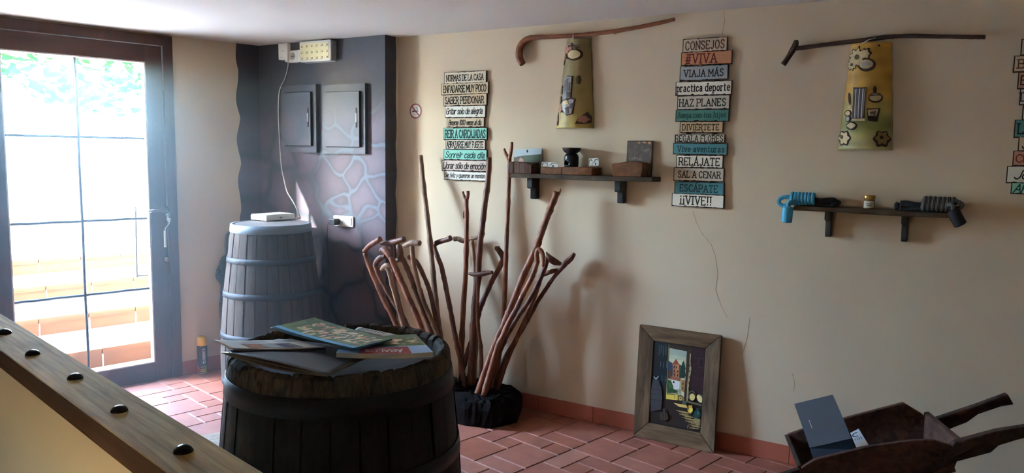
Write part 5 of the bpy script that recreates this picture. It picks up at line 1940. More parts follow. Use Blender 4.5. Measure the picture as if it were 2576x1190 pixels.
relief(t1, sf1, Q1, 'corner_rose_relief', [
    ([(390, 620), (398, 640), (404, 690), (396, 705), (378, 695), (376, 665)], clay_line, .004), (ell(389, 668, 10, 24, 12, 0, .15, 4), clay_pink, .009)], C1, label='pink clay rose in the lower left corner')
relief(t1, sf1, Q1, 'corner_rose_relief', [
    ([(574, 620), (592, 650), (590, 690), (560, 698), (512, 696), (530, 660)], clay_line, .004), (ell(556, 668, 27, 22, 16, 0, .16, 5), clay_pink, .010)], C1, label='pink clay rose in the lower right corner')
mb = MB()
pz = sf1(-.25, .985)
mb.tube([(pz[0] - .03, pz[1] - .001, pz[2] - .028), (pz[0] + .05, pz[1] - .004, pz[2] - .026)], .0022, 6)
mb.tube([(pz[0] + .01, pz[1] + .002, pz[2] - .004), (pz[0] + .01, -.052, pz[2] + .006), (pz[0] + .01, -.052, pz[2] + .034)], .0018, 6)
mb.build('wire_hanger', steel, t1)

Q2 = [(2141, 109), (2243, 107), (2245, 377), (2106, 377)]
C2 = (.5041, 1900, 40)
t2, sf2, h2, _ = roof_tile('yellow roof tile with a clay door column, pots and sunflowers, under the dark stick', Q2, None, tint2)
petal = []
for cx_, cy_, r_ in ((512, 205, 46), (484, 240, 28)):
    petal += [(ell(cx_, cy_, r_, r_, 40, 0, .16, 9), clay_line, .004), (ell(cx_, cy_, r_ * .86, r_ * .86, 40, 0, .2, 9), clay_cream, .009), (ell(cx_, cy_, r_ * .3, r_ * .3, 14), clay_leaf, .013)]
petal += [(ell(560, 190, 26, 28, 20, 0, .2, 6), clay_line, .004), (ell(556, 192, 20, 22, 20, 0, .2, 6), clay_cream, .007), (ell(562, 246, 46, 34, 24), clay_line, .008), (ell(560, 244, 37, 23, 24), clay_cream, .012), (ell(560, 243, 24, 12, 20), clay_grey, .0135)]
relief(t2, sf2, Q2, 'sunflower_relief', petal, C2, label='cream clay sunflowers around an oval plaque')
relief(t2, sf2, Q2, 'door_relief', [([(492, 352), (562, 354), (552, 522), (488, 522)], clay_line, .005)] +
       [([(497 + i * 9.4, 360), (504.5 + i * 9.4, 360), (502 + i * 8.4 - 2, 514), (494.5 + i * 8.4 - 2, 514)], clay_grey if i % 2 else clay_dgrey, .012) for i in range(7)] +
       [([(490, 512), (556, 512), (558, 524), (486, 524)], clay_cream, .010)], C2, label='fluted grey clay column door')
relief(t2, sf2, Q2, 'pot_relief', [
    (ell(606, 410, 36, 26, 20), clay_line, .005), (ell(606, 408, 30, 20, 20), clay_cream, .010), (ell(603, 372, 9, 20, 12), clay_line, .006), ([(576, 396), (636, 392), (632, 400), (580, 404)], clay_dgrey, .012)], C2, label='clay basket pot')
relief(t2, sf2, Q2, 'table_relief', [
    ([(562, 462), (630, 460), (616, 530), (570, 524)], clay_line, .005), ([(568, 468), (622, 466), (612, 500), (572, 500)], clay_cream, .010), ([(578, 480), (612, 474), (604, 512), (598, 490), (584, 496)], clay_dgrey, .0115)], C2, label='small clay table')
relief(t2, sf2, Q2, 'ladle_relief', [
    (ell(472, 410, 6, 32, 12, -.1), clay_line, .006), (ell(478, 452, 11, 9, 12), clay_cream, .007)], C2, label='clay ladle')
relief(t2, sf2, Q2, 'jug_relief', [
    (ell(466, 484, 21, 18, 14), clay_line, .005), (ell(466, 484, 15, 12, 14), clay_cream, .010), (ell(468, 512, 16, 18, 14), clay_line, .005), (ell(466, 512, 10, 12, 14), clay_grey, .010),
    (ell(486, 548, 30, 22, 18), clay_line, .005), (ell(486, 547, 24, 15, 18, 0, .1, 4), clay_cream, .010)], C2, label='clay jugs and bowl')
relief(t2, sf2, Q2, 'corner_flower_relief', [
    (ell(446, 610, 37, 40, 24, 0, .12, 6), clay_line, .004), (ell(446, 610, 29, 31, 24, 0, .2, 6), clay_cream, .009), (ell(434, 604, 10, 11, 12), clay_leaf, .012)], C2, label='cream clay flower')
relief(t2, sf2, Q2, 'corner_flower_relief', [
    (ell(636, 614, 40, 42, 24, 0, .12, 6), clay_line, .004), (ell(638, 610, 29, 31, 24, 0, .2, 6), clay_leafp, .009), (ell(636, 606, 9, 10, 12), clay_line, .012)], C2)
for u in (-.45, .35):
    mb = MB()
    p = sf2(u, .965)
    mb.prism([(p[0] + .0045 * math.cos(q), p[2] + .0045 * math.sin(q)) for q in np.linspace(0, 6.283, 12, endpoint=False)], p[1] - .0012, p[1] + .004)
    mb.build('hanging_hole', dark_hole, t2)
mb = MB()
p = sf2(-.05, 1.0)
mb.tube([(p[0] - .03, p[1] - .001, p[2] - .006), (p[0], -.058, p[2] + .010), (p[0] + .03, -.058, p[2] + .016)], .0025, 6)
mb.tube([(p[0] + .02, -.058, p[2] + .014), (p[0] + .022, -.052, p[2] + .03)], .0018, 6)
mb.build('wire_hanger', steel, t2)

# ================================================================== UPPER SHELF
shelf_wood = wood('shelf_wood', S(58, 46, 36), S(98, 80, 62), .7, stretch=(1.5, 10, 10), scale=3, bump=.4, spec=.2)
bracket_wood = plain('bracket_black', S(44, 44, 46), .6, var=.2, bump=.3)
(sL, zT) = sz(1283, 441, .135)
(sR, zR) = sz(1640, 440.5, .135)
(_, zB) = sz(1450, 452, .135)
SH1 = (zT + zR) / 2
TK = .026
sh = wall_thing('wall_shelf', 'upper dark wooden wall shelf on two stepped black brackets', 'shelf', sL, SH1 - TK, 0, 'rustic wall shelves')
mb = MB()
wS = sR - sL
n = 20
fr = [(wS * i / n, -.135 + .003 * math.sin(i * 1.7)) for i in range(n + 1)]
mb.hexa([(x, y, .002 * math.sin(x * 9)) for x, y in fr] + [(wS, 0, 0), (0, 0, 0)], [(x, y + .002, TK) for x, y in fr] + [(wS, 0, TK), (0, 0, TK)])
mb.build('board', shelf_wood, sh, bevel=.003)


def bracket(parent, x, th, prof, z0):
    mb = MB()
    v0 = [(x - th / 2, -d, z0 + z) for d, z in prof]
    v1 = [(x + th / 2, -d, z0 + z) for d, z in prof]
    mb.hexa(v0, v1)
    return mb.build('bracket', bracket_wood, parent, bevel=.004)


step_prof = [(0, 0), (0, -.125), (.045, -.125), (.050, -.118), (.050, -.066), (.056, -.062), (.084, -.062), (.092, -.052), (.092, 0)]
for pxr in (1357, 1576):
    x = sz(pxr, 470, .0)[0] - sL
    bracket(sh, x - .016, .036, step_prof, 0)

blk_wood = wood('block_wood_dark', S(74, 48, 36), S(112, 78, 60), .65, stretch=(10, 2, 3), scale=4, bump=.4, spec=.2)
blk_wood2 = wood('block_wood_red', S(98, 60, 36), S(142, 96, 62), .65, stretch=(5, 5, 6), scale=7, bump=.4, spec=.2)


def on_shelf(px, off):
    return sz(px, 430, off)[0]


def shelf_z(py, px, off):
    return sz(px, py, off)[1]


def shelf_thing(name, label, cat, px0, px1, py_top, off_f, off_b, group=None):
    """empty at the front left foot; returns thing, width, height, depth"""
    a, b = on_shelf(px0, off_f), on_shelf(px1, off_f)
    t = wall_thing(name, label, cat, a, SH1, off_f, group)
    return t, b - a, shelf_z(py_top, (px0 + px1) / 2, off_f) - SH1, off_f - off_b


t, w, h, d = shelf_thing('wooden_block', 'dark ridged wooden block at the left end of the upper shelf', 'block', 1281, 1336, 408, .125, .03)
mb = MB()
n = 16
rr = random.Random(2)
fp = [(w * i / n, rr.uniform(-.002, .002)) for i in range(n + 1)]
bp_ = [(w * .98, d), (w * .02, d)]
mb.hexa([(x, y, 0) for x, y in fp] + [(x, y, 0) for x, y in bp_], [(x * 1.02 - .003, y - .002, h + .003 * math.sin(x * 40) - .012 * max(0, x / w - .75) * 4) for x, y in fp] + [(x, y, h) for x, y in bp_])
mb.build('block_body', blk_wood, t, bevel=.003)

cardm = plain('card_white', S(226, 224, 214), .55, var=.03)
t, w, h, d = shelf_thing('photo_card', 'landscape photo card with a round hole, propped behind the dark block', 'card', 1287, 1359, 374, .028, .02)
h = shelf_z(372, 1320, .02) - SH1
mb = MB()
Mx = Matrix.Translation((0, .006, 0)) @ Matrix.Rotation(math.radians(-4), 4, 'X')
mb.prism([(0, 0), (w, 0), (w * 1.0, h), (.010, h * .94)], 0, .0015, 0, Mx)
def onto(poly, y, mat):
    ar = sum(poly[i][0] * poly[(i + 1) % len(poly)][1] - poly[(i + 1) % len(poly)][0] * poly[i][1] for i in range(len(poly)))
    mb.add([Mx @ Vector((x * w, y, z * h)) for x, z in (poly if ar > 0 else poly[::-1])], [tuple(range(len(poly)))], mat)
onto([(.03, 0), (.99, 0), (.99, .76), (.4, .70), (.04, .62)], -.0003, 1)
onto([(.3, .0), (.99, .0), (.99, .42), (.80, .48), (.60, .44), (.45, .5), (.32, .42)], -.0005, 2)
onto([(x / 100, z / 100) for x, z in ((4, 0), (40, 0), (43, 30), (40, 52), (30, 66), (16, 66), (7, 50))], -.0007, 3)
onto([(.19, 0), (.41, 0), (.43, .3), (.37, .55), (.27, .62), (.20, .45)], -.0009, 4)
onto([(.30, .18), (.37, .18), (.37, .34), (.33, .36), (.30, .32)], -.0011, 5)
onto([(.50 + .028 * math.cos(q), .87 + .055 * math.sin(q)) for q in np.linspace(0, 6.283, 16, endpoint=False)], -.0008, 5)
mb.build('card_sheet', [plain('card_sky', S(186, 196, 198), .5, var=.03), plain('photo_green', S(88, 100, 78), .5, var=.25, scale=40), plain('photo_grey_shrub', S(110, 110, 96), .5, var=.4, scale=70), plain('photo_hut_shade', S(104, 92, 84), .5, var=.4, scale=80), plain('photo_hut_pink', S(206, 160, 136), .5, var=.2, scale=80), ink], t)

t, w, h, d = shelf_thing('wooden_block', 'flat square-cut wooden block next to the round-ended one on the shelf', 'block', 1359.5, 1413.5, 421, .118, .02)
mb = MB()
mb.hexa([(0, 0, 0), (w, .0, 0), (w, d, 0), (0, d, 0)], [(0, .001, h), (w, -.001, h - .001), (w, d, h), (0, d, h + .001)])
mb.build('block_body', blk_wood2, t, bevel=.004)
FLAT1 = (on_shelf(1359.5, .118), h)
t, w, h, d = shelf_thing('wooden_slab', 'flat wooden slab with rounded end under the black burner', 'slab', 1414, 1500, 420.5, .122, .015)
mb = MB()
pl_ = [(0, 0), (w * .45, -.002), (w * .8, .004)] + [(w * .82 + .024 * math.sin(q) * 1.0, .03 - .026 * math.cos(q)) for q in np.linspace(.3, 1.57, 6)] + [(w * .97, d * .6), (w * .92, d), (0, d)]
mb.hexa([(x, y, 0) for x, y in pl_], [(x, y, h + .002 * math.sin(x * 30)) for x, y in pl_])
mb.build('slab_body', blk_wood2, t, bevel=.004)
SLAB_TOP = SH1 + h
SLAB_TOP0 = SH1 + FLAT1[1]


def drawing_card(label, px0, px1, pyt, pyb, off, zb, tilt=0.0, base_lift=0):
    a, b = sz(px0, pyb, off)[0], sz(px1, pyb, off)[0]
    w = b - a
    h = sz((px0 + px1) / 2, pyt, off)[1] - zb
    t = wall_thing('drawing_card', label, 'card', a, zb, off, 'small cards with stone hut drawings')
    global mb
    mb = MB()
    Mx = Matrix.Translation((0, 0, .004 if tilt else 0)) @ Matrix.Rotation(tilt, 4, 'Y') @ Matrix.Rotation(math.radians(-10), 4, 'X')
    def o_(poly, y, mat):
        ar = sum(poly[i][0] * poly[(i + 1) % len(poly)][1] - poly[(i + 1) % len(poly)][0] * poly[i][1] for i in range(len(poly)))
        mb.add([Mx @ Vector((x * w, y, z * h)) for x, z in (poly if ar > 0 else poly[::-1])], [tuple(range(len(poly)))], mat)
    mb.prism([(0, 0), (w, 0), (w, h), (0, h)], 0, .002, 0, Mx)
    o_([(.02, .1), (.38, .12), (.38, .72), (.30, .9), (.10, .9), (.03, .7)], -.0004, 1)
    o_([(.06, .16), (.34, .16), (.34, .6), (.26, .74), (.12, .74)], -.0006, 0)
    o_([(.40, .3), (.52, .5), (.62, .84), (.88, .88), (.98, .7), (.97, .62), (.84, .74), (.66, .70), (.58, .42)], -.0004, 1)
    o_([(.66, .06), (.76, .06), (.76, .36), (.71, .44), (.66, .36)], -.0006, 2)
    o_([(.92, .86), (1.0, .86), (1.0, 1.0), (.9, 1.0)], -.0006, 1)
    o_([(.02, .02), (.5, .02), (.52, .08), (.02, .07)], -.0006, 1)
    mb.build('card_face', [cardm, plain('drawing_shade', S(116, 106, 94), .6, var=.4, scale=90), ink], t)


drawing_card('small white card with a drawing of arches lying level on the flat block', 1362, 1403, 408, 420.5, .07, SLAB_TOP0)
drawing_card('small white card with a hut drawing standing tilted right of the burner', 1481, 1506, 401, 419, .07, SLAB_TOP, tilt=math.radians(-6))

# oil burner
c_s = (on_shelf(1416, .06) + on_shelf(1458, .06)) / 2
t = wall_thing('oil_burner', 'black oil burner with a wide bowl on the wooden slab', 'oil burner', c_s, SLAB_TOP, .06)
hb = sz(1437, 372, .06)[1] - SLAB_TOP
rb = (on_shelf(1458, .06) - on_shelf(1415.5, .06)) / 2
blk_cer = plain('black_ceramic', S(30, 31, 33), .35, var=.1)
mb = MB()
prof = spline([(rb * .70, 0), (rb * .76, .01), (rb * .77, hb * .30), (rb * .76, hb * .52), (rb * .66, hb * .64), (rb * .50, hb * .70)], 4)
seg = 48
hole = lambda a, z: abs(((a + math.pi / 2 + .45 + math.pi) % (2 * math.pi)) - math.pi) < .55 and .012 < z < hb * .34 - .02 * abs(((a + math.pi / 2 + .45 + math.pi) % (2 * math.pi)) - math.pi)
v = [(r * math.cos(2 * math.pi * k / seg), r * math.sin(2 * math.pi * k / seg), z) for r, z in prof for k in range(seg)]
f = []
for j in range(len(prof) - 1):
    for k in range(seg):
        a = 2 * math.pi * (k + .5) / seg
        z = (prof[j][1] + prof[j + 1][1]) / 2
        if not hole(a, z):
            f.append((j * seg + k, j * seg + (k + 1) % seg, (j + 1) * seg + (k + 1) % seg, (j + 1) * seg + k))
mb.add(v, f, 0, True)
mb.disc((0, 0, .001), rb * .74, 40)
o = mb.build('burner_body', blk_cer, t)
md = o.modifiers.new('wall', 'SOLIDIFY')
md.thickness = .004
md.offset = -1
MB().lathe(spline([(rb * .50, hb * .70), (rb * .72, hb * .76), (rb * .92, hb * .87), (rb * 1.0, hb * .99), (rb * 1.0, hb), (rb * .94, hb), (rb * .8, hb * .90), (0.0001, hb * .80)], 3), 48).build('burner_bowl', blk_cer, t)
MB().lathe([(.016, .003), (.016, .018), (.0001, .018)], 24).build('tealight', plain('tealight_cup', S(226, 224, 218), .3, metal=.4), t)

# chunk and dark panel at the right end
t, w, h, d = shelf_thing('wooden_chunk', 'reddish wooden chunk with an arched top at the right end of the shelf', 'block', 1540.5, 1616, 408, .125, .03)
mb = MB()
pts = spline([(0.006, 0), (-.004, h * .45), (-.006, h * .80), (.004, h * .88), (w * .25, h * .96), (w * .55, h * 1.06), (w * .82, h * 1.02), (w * .99, h * .92), (w * 1.0, h * .5), (w * .96, 0)], 4)
mb.prism(pts, 0, d)
mb.build('chunk_body', blk_wood2, t, bevel=.004)
t, w, h, d = shelf_thing('speckled_plaque', 'dark speckled square panel leaning behind the reddish chunk', 'panel', 1573, 1636, 355, .035, .01)
h = sz(1606, 354, .02)[1] - SH1
mb = MB()
Mx = Matrix.Translation((0, .008, 0)) @ Matrix.Rotation(math.radians(-3), 4, 'X')
mb.box(0, w, 0, .014, 0, h, 1, Mx)
mb.add([Mx @ Vector(p) for p in ((.004, -.0006, .004), (w - .004, -.0006, .004), (w - .004, -.0006, h - .004), (.004, -.0006, h - .004))], [(0, 1, 2, 3)], 0)
def speck_mat():
    m, nt, b = _new('speckled_print')
    tc = nt.nodes.new('ShaderNodeTexCoord')
    nz = nt.nodes.new('ShaderNodeTexNoise')
    nz.inputs['Scale'].default_value = 26
    nz.inputs['Detail'].default_value = 9
    nz.inputs['Roughness'].default_value = .7
    cr = nt.nodes.new('ShaderNodeValToRGB')
    cr.color_ramp.elements[0].position = .45
    cr.color_ramp.elements[0].color = (*S(92, 78, 70), 1)
    cr.color_ramp.elements[1].position = .68
    cr.color_ramp.elements[1].color = (*S(206, 186, 166), 1)
    e = cr.color_ramp.elements.new(.58)
    e.color = (*S(116, 98, 88), 1)
    nt.links.new(tc.outputs['Object'], nz.inputs['Vector'])
    nt.links.new(nz.outputs[0], cr.inputs[0])
    nt.links.new(cr.outputs[0], b.inputs['Base Color'])
    return m
def pz_(poly):
    mb.add([Mx @ Vector((x * w, -.0012, z * h)) for x, z in poly], [tuple(range(len(poly)))], 2)
pz_([(.30, .12), (.36, .09), (.40, .13), (.47, .12), (.52, .17), (.46, .19), (.50, .24), (.40, .20), (.34, .18)])
pz_([(.42, .93), (.47, .90), (.52, .97), (.47, .985)])
pz_([(.60, .95), (.72, .92), (.78, .96), (.66, .985)])
pz_([(.82, .93), (.92, .90), (.95, .96), (.86, .985)])
mb.build('panel_board', [speck_mat(), plain('panel_edge', S(60, 50, 44), .6), plain('panel_orange', S(206, 156, 104), .6, var=.3, scale=60)], t)

# ================================================================== LOWER SHELF
(sL, zT) = sz(1996, 518, .12)
(sR, zR) = sz(2389, 537, .12)
SH2 = (zT + zR) / 2
TK2 = .022
sh2 = wall_thing('wall_shelf', 'lower dark wooden wall shelf carrying the rope leashes and the jar', 'shelf', sL, SH2 - TK2, 0, 'rustic wall shelves')
tilt2 = (zR - zT) / (sR - sL)
mb = MB()
wS = sR - sL
fr = [(wS * i / 20, -.12 + .004 * math.sin(i * 1.3)) for i in range(21)]
lift_ = lambda x: (x - wS / 2) * tilt2
mb.hexa([(x, y, lift_(x) + .002 * math.sin(x * 11)) for x, y in fr] + [(wS, 0, lift_(wS)), (0, 0, lift_(0))], [(x, y + .002, TK2 + lift_(x)) for x, y in fr] + [(wS, 0, TK2 + lift_(wS)), (0, 0, TK2 + lift_(0))])
mb.build('board', shelf_wood, sh2, bevel=.003)
for pxr in (2094, 2286):
    x = sz(pxr, 550, 0)[0] - sL
    bracket(sh2, x - .012, .026, [(0, lift_(x) + .001), (0, -.125), (.03, -.125), (.036, -.118), (.036, -.05), (.07, -.042), (.075, -.034), (.075, lift_(x) + .001)], 0)


def s2z(s):
    return SH2 + (s - sL - wS / 2) * tilt2


def leash(label, pxa, pxb, pxc, top_y, off, matA, matB, grip_path, grip_w, gripmat, loop=None):
    """coil lying on the shelf between px a and c; the loose turns wrap a to b in the first material, the bundle goes on to c"""
    sa, sb, sc = sz(pxa, 505, off)[0], sz(pxb, 505, off)[0], sz(pxc, 505, off)[0]
    lo, hi = min(sa, sc), max(sa, sc)
    t = wall_thing('rope_leash', label, 'leash', sa, s2z(sa), off)
    Z = lambda s: s2z(s) - s2z(sa)
    r = .0105
    hh = sz((pxa + pxb) / 2, top_y, off)[1] - s2z((sa + sb) / 2)
    core = hh / 2
    # bundle: four strands lying side by side, with turned ends
    for j, (dy, dz) in enumerate(((-.020, r), (.004, r), (-.012, r + .020), (.012, r + .021))):
        P_ = []
        for i in range(15):
            f_ = i / 14
            s_ = sa + (sc - sa) * f_
            P_.append((s_ - sa, dy + .004 * math.sin(f_ * 9 + j * 2), Z(s_) + dz + .003 * math.sin(f_ * 12 + j)))
        MB().tube(spline(P_, 3), r, 10).build('strand', matB, t)
    # end turns
    for j in range(2):
        P_ = [(sc - sa - .01, -.02, Z(sc) + r), (sc - sa + .014 * (1 if sc > sa else -1), -.012, Z(sc) + r + .006 + j * .006), (sc - sa + .016 * (1 if sc > sa else -1), .004, Z(sc) + .024), (sc - sa - .01, .008, Z(sc) + .032)]
        MB().tube(spline(P_, 5), r, 10).build('strand', matB, t)
    # turns around the bundle
    nt_ = 7
    P_ = []
    for i in range(nt_ * 14 + 1):
        a = 2 * math.pi * i / 14
        f_ = i / (nt_ * 14)
        s_ = sa + (sb - sa) * (f_ + .0)
        P_.append((s_ - sa, -.004 + .036 * math.cos(a), Z(s_) + hh / 2 + .002 + (hh / 2 - r * .6) * math.sin(a)))
    MB().tube(P_, r, 10).build('wrap', matA, t)
    if loop:
        P_ = []
        for (x, y) in loop:
            s_, z_ = sz(x, y, off + .03)
            P_.append((s_ - sa, -.03, z_ - s2z(sa)))
        MB().tube(spline(P_, 5), r * .95, 10).build('loop', matA, t)
    P_ = []
    for i, (x, y) in enumerate(grip_path):
        s_, z_ = sz(x, y, off + .075)
        P_.append((s_ - sa, -.075, z_ - s2z(sa)))
    q0 = P_[0]
    dpx = (on_wall(*grip_path[0], off) - CAM).dot(_f)
    R2 = grip_w / 2 / F_PX * dpx
    PP = spline(P_, 6)
    m = len(PP)
    rad = [R2 * (.72 if i == 0 else .95 if i == 1 else 1 if i < m - 2 else .92 if i == m - 2 else .55) for i in range(m)]
    MB().tube(PP, rad, 18).build('grip', gripmat, t)
    MB().tube(spline([(q0[0] + (.03 if sc > sa else -.03), -.03, q0[2] + .02), (q0[0] + (.01 if sc > sa else -.01), -.06, q0[2] + .022), (q0[0], -.075, q0[2] + .012), (q0[0], -.075, q0[2] - .01)], 5), r, 10).build('grip_cord', matA, t)
    return t


def rope_mat(name, c1, c2):
    m, nt, b = _new(name)
    tc = nt.nodes.new('ShaderNodeTexCoord')
    wv = nt.nodes.new('ShaderNodeTexWave')
    wv.inputs['Scale'].default_value = 55
    wv.inputs['Distortion'].default_value = 4
    cr = nt.nodes.new('ShaderNodeMix')
    cr.data_type = 'RGBA'
    cr.inputs[6].default_value = (*c1, 1)
    cr.inputs[7].default_value = (*c2, 1)
    nt.links.new(tc.outputs['Object'], wv.inputs[0])
    nt.links.new(wv.outputs['Fac'], cr.inputs[0])
    nt.links.new(cr.outputs[2], b.inputs['Base Color'])
    b.inputs['Roughness'].default_value = .75
    bp = nt.nodes.new('ShaderNodeBump')
    bp.inputs['Strength'].default_value = .4
    bp.inputs['Distance'].default_value = .003
    nt.links.new(wv.outputs['Fac'], bp.inputs['Height'])
    nt.links.new(bp.outputs[0], b.inputs['Normal'])
    return m


rope_blue = rope_mat('rope_blue', S(50, 140, 180), S(84, 178, 210))
rope_black = rope_mat('rope_black', S(24, 26, 34), S(44, 48, 58))
rope_fleck = rope_mat('rope_fleck', S(26, 28, 34), S(128, 126, 122))
leash('blue and black rope leash with a blue grip hanging over the shelf end', 1992, 2052, 2100, 486, .06, rope_blue, rope_black,
      [(1983, 519), (1981, 535), (1979, 552), (1978, 560)], 26, plain('grip_blue', S(70, 166, 204), .5, var=.05),
      loop=[(1995, 505), (1986, 497), (1972, 496), (1961, 502), (1960, 511), (1968, 517), (1982, 516), (1992, 508), (1998, 496)])
leash('black flecked rope leash with a black grip hanging over the shelf end', 2402, 2320, 2266, 497, .06, rope_fleck, rope_black,
      [(2397, 528), (2404, 543), (2412, 558), (2418, 568)], 30, plain('grip_black', S(30, 32, 40), .6, var=.05),
      loop=[(2395, 508), (2406, 507), (2417, 512), (2419, 518), (2410, 524), (2396, 522), (2388, 516)])
js = (sz(2172, 505, .06)[0] + sz(2202, 505, .06)[0]) / 2
jr = (sz(2202, 505, .06)[0] - sz(2172, 505, .06)[0]) / 2
t = wall_thing('honey_jar', 'small jar with gold lid and pale label in the middle of the lower shelf', 'jar', js, s2z(js), .06)
jh = sz(2187, 491, .06)[1] - s2z(js)
MB().lathe(spline([(0.0001, 0), (jr * .8, 0), (jr * .94, .004), (jr * .96, jh * .55), (jr * .88, jh * .70)], 3), 36).build('jar_glass', plain('honey_glass', S(126, 96, 56), .1, var=.05, spec=.7), t)
MB().lathe([(jr * .90, jh * .68), (jr * 1.0, jh * .72), (jr * 1.0, jh * .97), (jr * .94, jh), (0.0001, jh)], 36).build('jar_lid', plain('gold_lid', S(184, 150, 84), .3, metal=.8), t, label='gold lid')
mb = MB()
wrap(mb, -150, -30, jh * .08, jh * .58, jh * .08, jh * .58, 0, jr * .975, 16)
wrap(mb, -110, -50, jh * .36, jh * .40, jh * .36, jh * .40, 1, jr * .985, 8)
wrap(mb, -105, -60, jh * .24, jh * .28, jh * .24, jh * .28, 1, jr * .985, 8)
mb.build('jar_label', [plain('jar_paper', S(206, 196, 176), .6), ink], t)

# ================================================================== PAINTING LEANING ON THE WALL
pBL, pBR = on_level(1593, 1096, 0), on_level(1796, 1140, 0)
W_ = (pBR - pBL).length
ex = (pBR - pBL).normalized()
nin = Vector((-ex.y, ex.x, 0))           # towards the wall
if nin.dot(N) < 0:
    nin = -nin
d = ray(1720, 838)
# the frame leans back until its top touches the wall
PH = 0.625
offb = WALL_D - pBL.dot(N)
lean = math.asin(max(.02, (offb - .034)) / PH)
ptg = thing('framed_painting', 'small oil painting in a rough wide wooden frame leaning against the wall', 'painting', pBL, math.atan2(ex.y, ex.x))
ML = Matrix.Rotation(-lean, 4, 'X')
FRM = Matrix.Translation((0, .0, .0)) @ ML
frame_wood = wood('frame_wood', S(84, 66, 48), S(140, 114, 86), .75, stretch=(10, 10, 1.2), scale=3.2, bump=.5, spec=.2)
frame_wood_h = wood('frame_wood_level', S(92, 70, 48), S(150, 120, 88), .75, stretch=(1.2, 10, 10), scale=3.2, bump=.5, spec=.2)
iL, iR, iB, iT = .085, W_ - .082, .090, PH - .080
D_ = .026
def mitre(name, pts, mat, sgn):
    mb = MB()
    n_ = len(pts)
    front = [FRM @ Vector((x, -.004 if k < 2 else .004, z)) for k, (x, z) in enumerate(pts)]
    back = [FRM @ Vector((x, D_ - .004, z)) for x, z in pts]
    mb.hexa(front, back)
    return mb.build(name, mat, ptg, bevel=.002)
gp = .001
mitre('frame_rail', [(W_ - gp, PH), (gp, PH), (iL, iT + gp), (iR, iT + gp)], frame_wood_h, 1)
mitre('frame_rail', [(gp, 0), (W_ - gp, 0), (iR, iB - gp), (iL, iB - gp)], frame_wood_h, 1)
mitre('frame_stile', [(0, PH - gp), (0, gp), (iL - gp, iB), (iL - gp, iT)], frame_wood, 1)
mitre('frame_stile', [(W_, gp), (W_, PH - gp), (iR + gp, iT), (iR + gp, iB)], frame_wood, 1)
# canvas: shapes in the coordinates of a close look at the painting, mapped by homography
src = np.array([(288, 203), (735, 270), (665, 985), (215, 890)], float)
dst = np.array([(iL, iT), (iR, iT), (iR, iB), (iL, iB)], float)
A_ = []
for (x, y), (X_, Z_) in zip(src, dst):
    A_.append([x, y, 1, 0, 0, 0, -X_ * x, -X_ * y, -X_])
    A_.append([0, 0, 0, x, y, 1, -Z_ * x, -Z_ * y, -Z_])
HM = np.linalg.svd(np.array(A_))[2][-1].reshape(3, 3)
mb = MB()
CV = []
def cvmat(c):
    if c not in CV:
        CV.append(c)
    return CV.index(c)
lev = [0]
PB = 1.45
def shp(pts, c):
    lev[0] += 1
    q = []
    for x, y in pts:
        a = HM @ np.array((x, y, 1.0))
        q.append((min(iR - .0005, max(iL + .0005, a[0] / a[2])), min(iT - .0005, max(iB + .0005, a[1] / a[2]))))
    ar = sum(q[i][0] * q[(i + 1) % len(q)][1] - q[(i + 1) % len(q)][0] * q[i][1] for i in range(len(q)))
    if ar < 0:
        q = q[::-1]
    mb.add([FRM @ Vector((x, .0085 - lev[0] * .00006, z)) for x, z in q], [tuple(range(len(q)))], cvmat(c))
def eshp(cx_, cy_, rx, ry, c, rot=0):
    shp(ell(cx_, cy_, rx, ry, 20, rot), c)
cvb = [FRM @ Vector(p) for p in ((iL - .004, .010, iB - .004), (iR + .004, .010, iB - .004), (iR + .004, .010, iT + .004), (iL - .004, .010, iT + .004), (iL - .004, .016, iB - .004), (iR + .004, .016, iB - .004), (iR + .004, .016, iT + .004), (iL - .004, .016, iT + .004))]
mb.add(cvb, [(0, 1, 2, 3), (7, 6, 5, 4), (0, 4, 5, 1), (1, 5, 6, 2), (2, 6, 7, 3), (3, 7, 4, 0)], cvmat((40, 31, 27)))
shp([(288, 203), (735, 270), (665, 985), (215, 890)], (40, 31, 27))
shp([(288, 205), (420, 228), (372, 700), (232, 660)], (34, 34, 35))
shp([(318, 222), (416, 234), (400, 470), (372, 690), (330, 700), (300, 540), (320, 380)], (24, 36, 40))
for i, (x, y0, y1) in enumerate(((330, 240, 320), (348, 235, 300), (365, 245, 330), (388, 250, 320), (338, 375, 420), (362, 380, 430), (390, 372, 430), (345, 490, 540), (372, 500, 545))):
    shp([(x, y0), (x + 3, y0), (x - 1, y1), (x - 4, y1)], (96, 108, 108))
shp([(414, 234), (418, 234), (376, 690), (371, 690)], (150, 130, 80))
shp([(420, 262), (572, 290), (548, 545), (530, 706), (372, 690), (400, 500)], (176, 176, 146))
shp([(420, 262), (572, 290), (566, 340), (416, 318)], (146, 156, 140))
shp([(416, 318), (566, 340), (562, 372), (414, 352)], (164, 168, 144))
shp([(410, 372), (438, 386), (450, 440), (436, 500), (400, 500)], (48, 66, 88))
shp([(492, 396), (520, 410), (552, 402), (546, 520), (492, 510)], (54, 82, 84))
shp([(404, 440), (432, 460), (432, 520), (394, 520)], (84, 62, 48))
shp([(443, 394), (498, 404), (492, 508), (440, 498)], (150, 96, 60))
shp([(474, 400), (498, 404), (492, 508), (468, 504)], (176, 116, 72))
shp([(438, 398), (474, 354), (502, 406), (470, 400)], (140, 72, 52))
for x, y in ((452, 412), (472, 414), (450, 446), (480, 450), (449, 476), (478, 482)):
    shp([(x, y), (x + 9, y + 1), (x + 8, y + 22), (x - 1, y + 21)], (58, 36, 30))
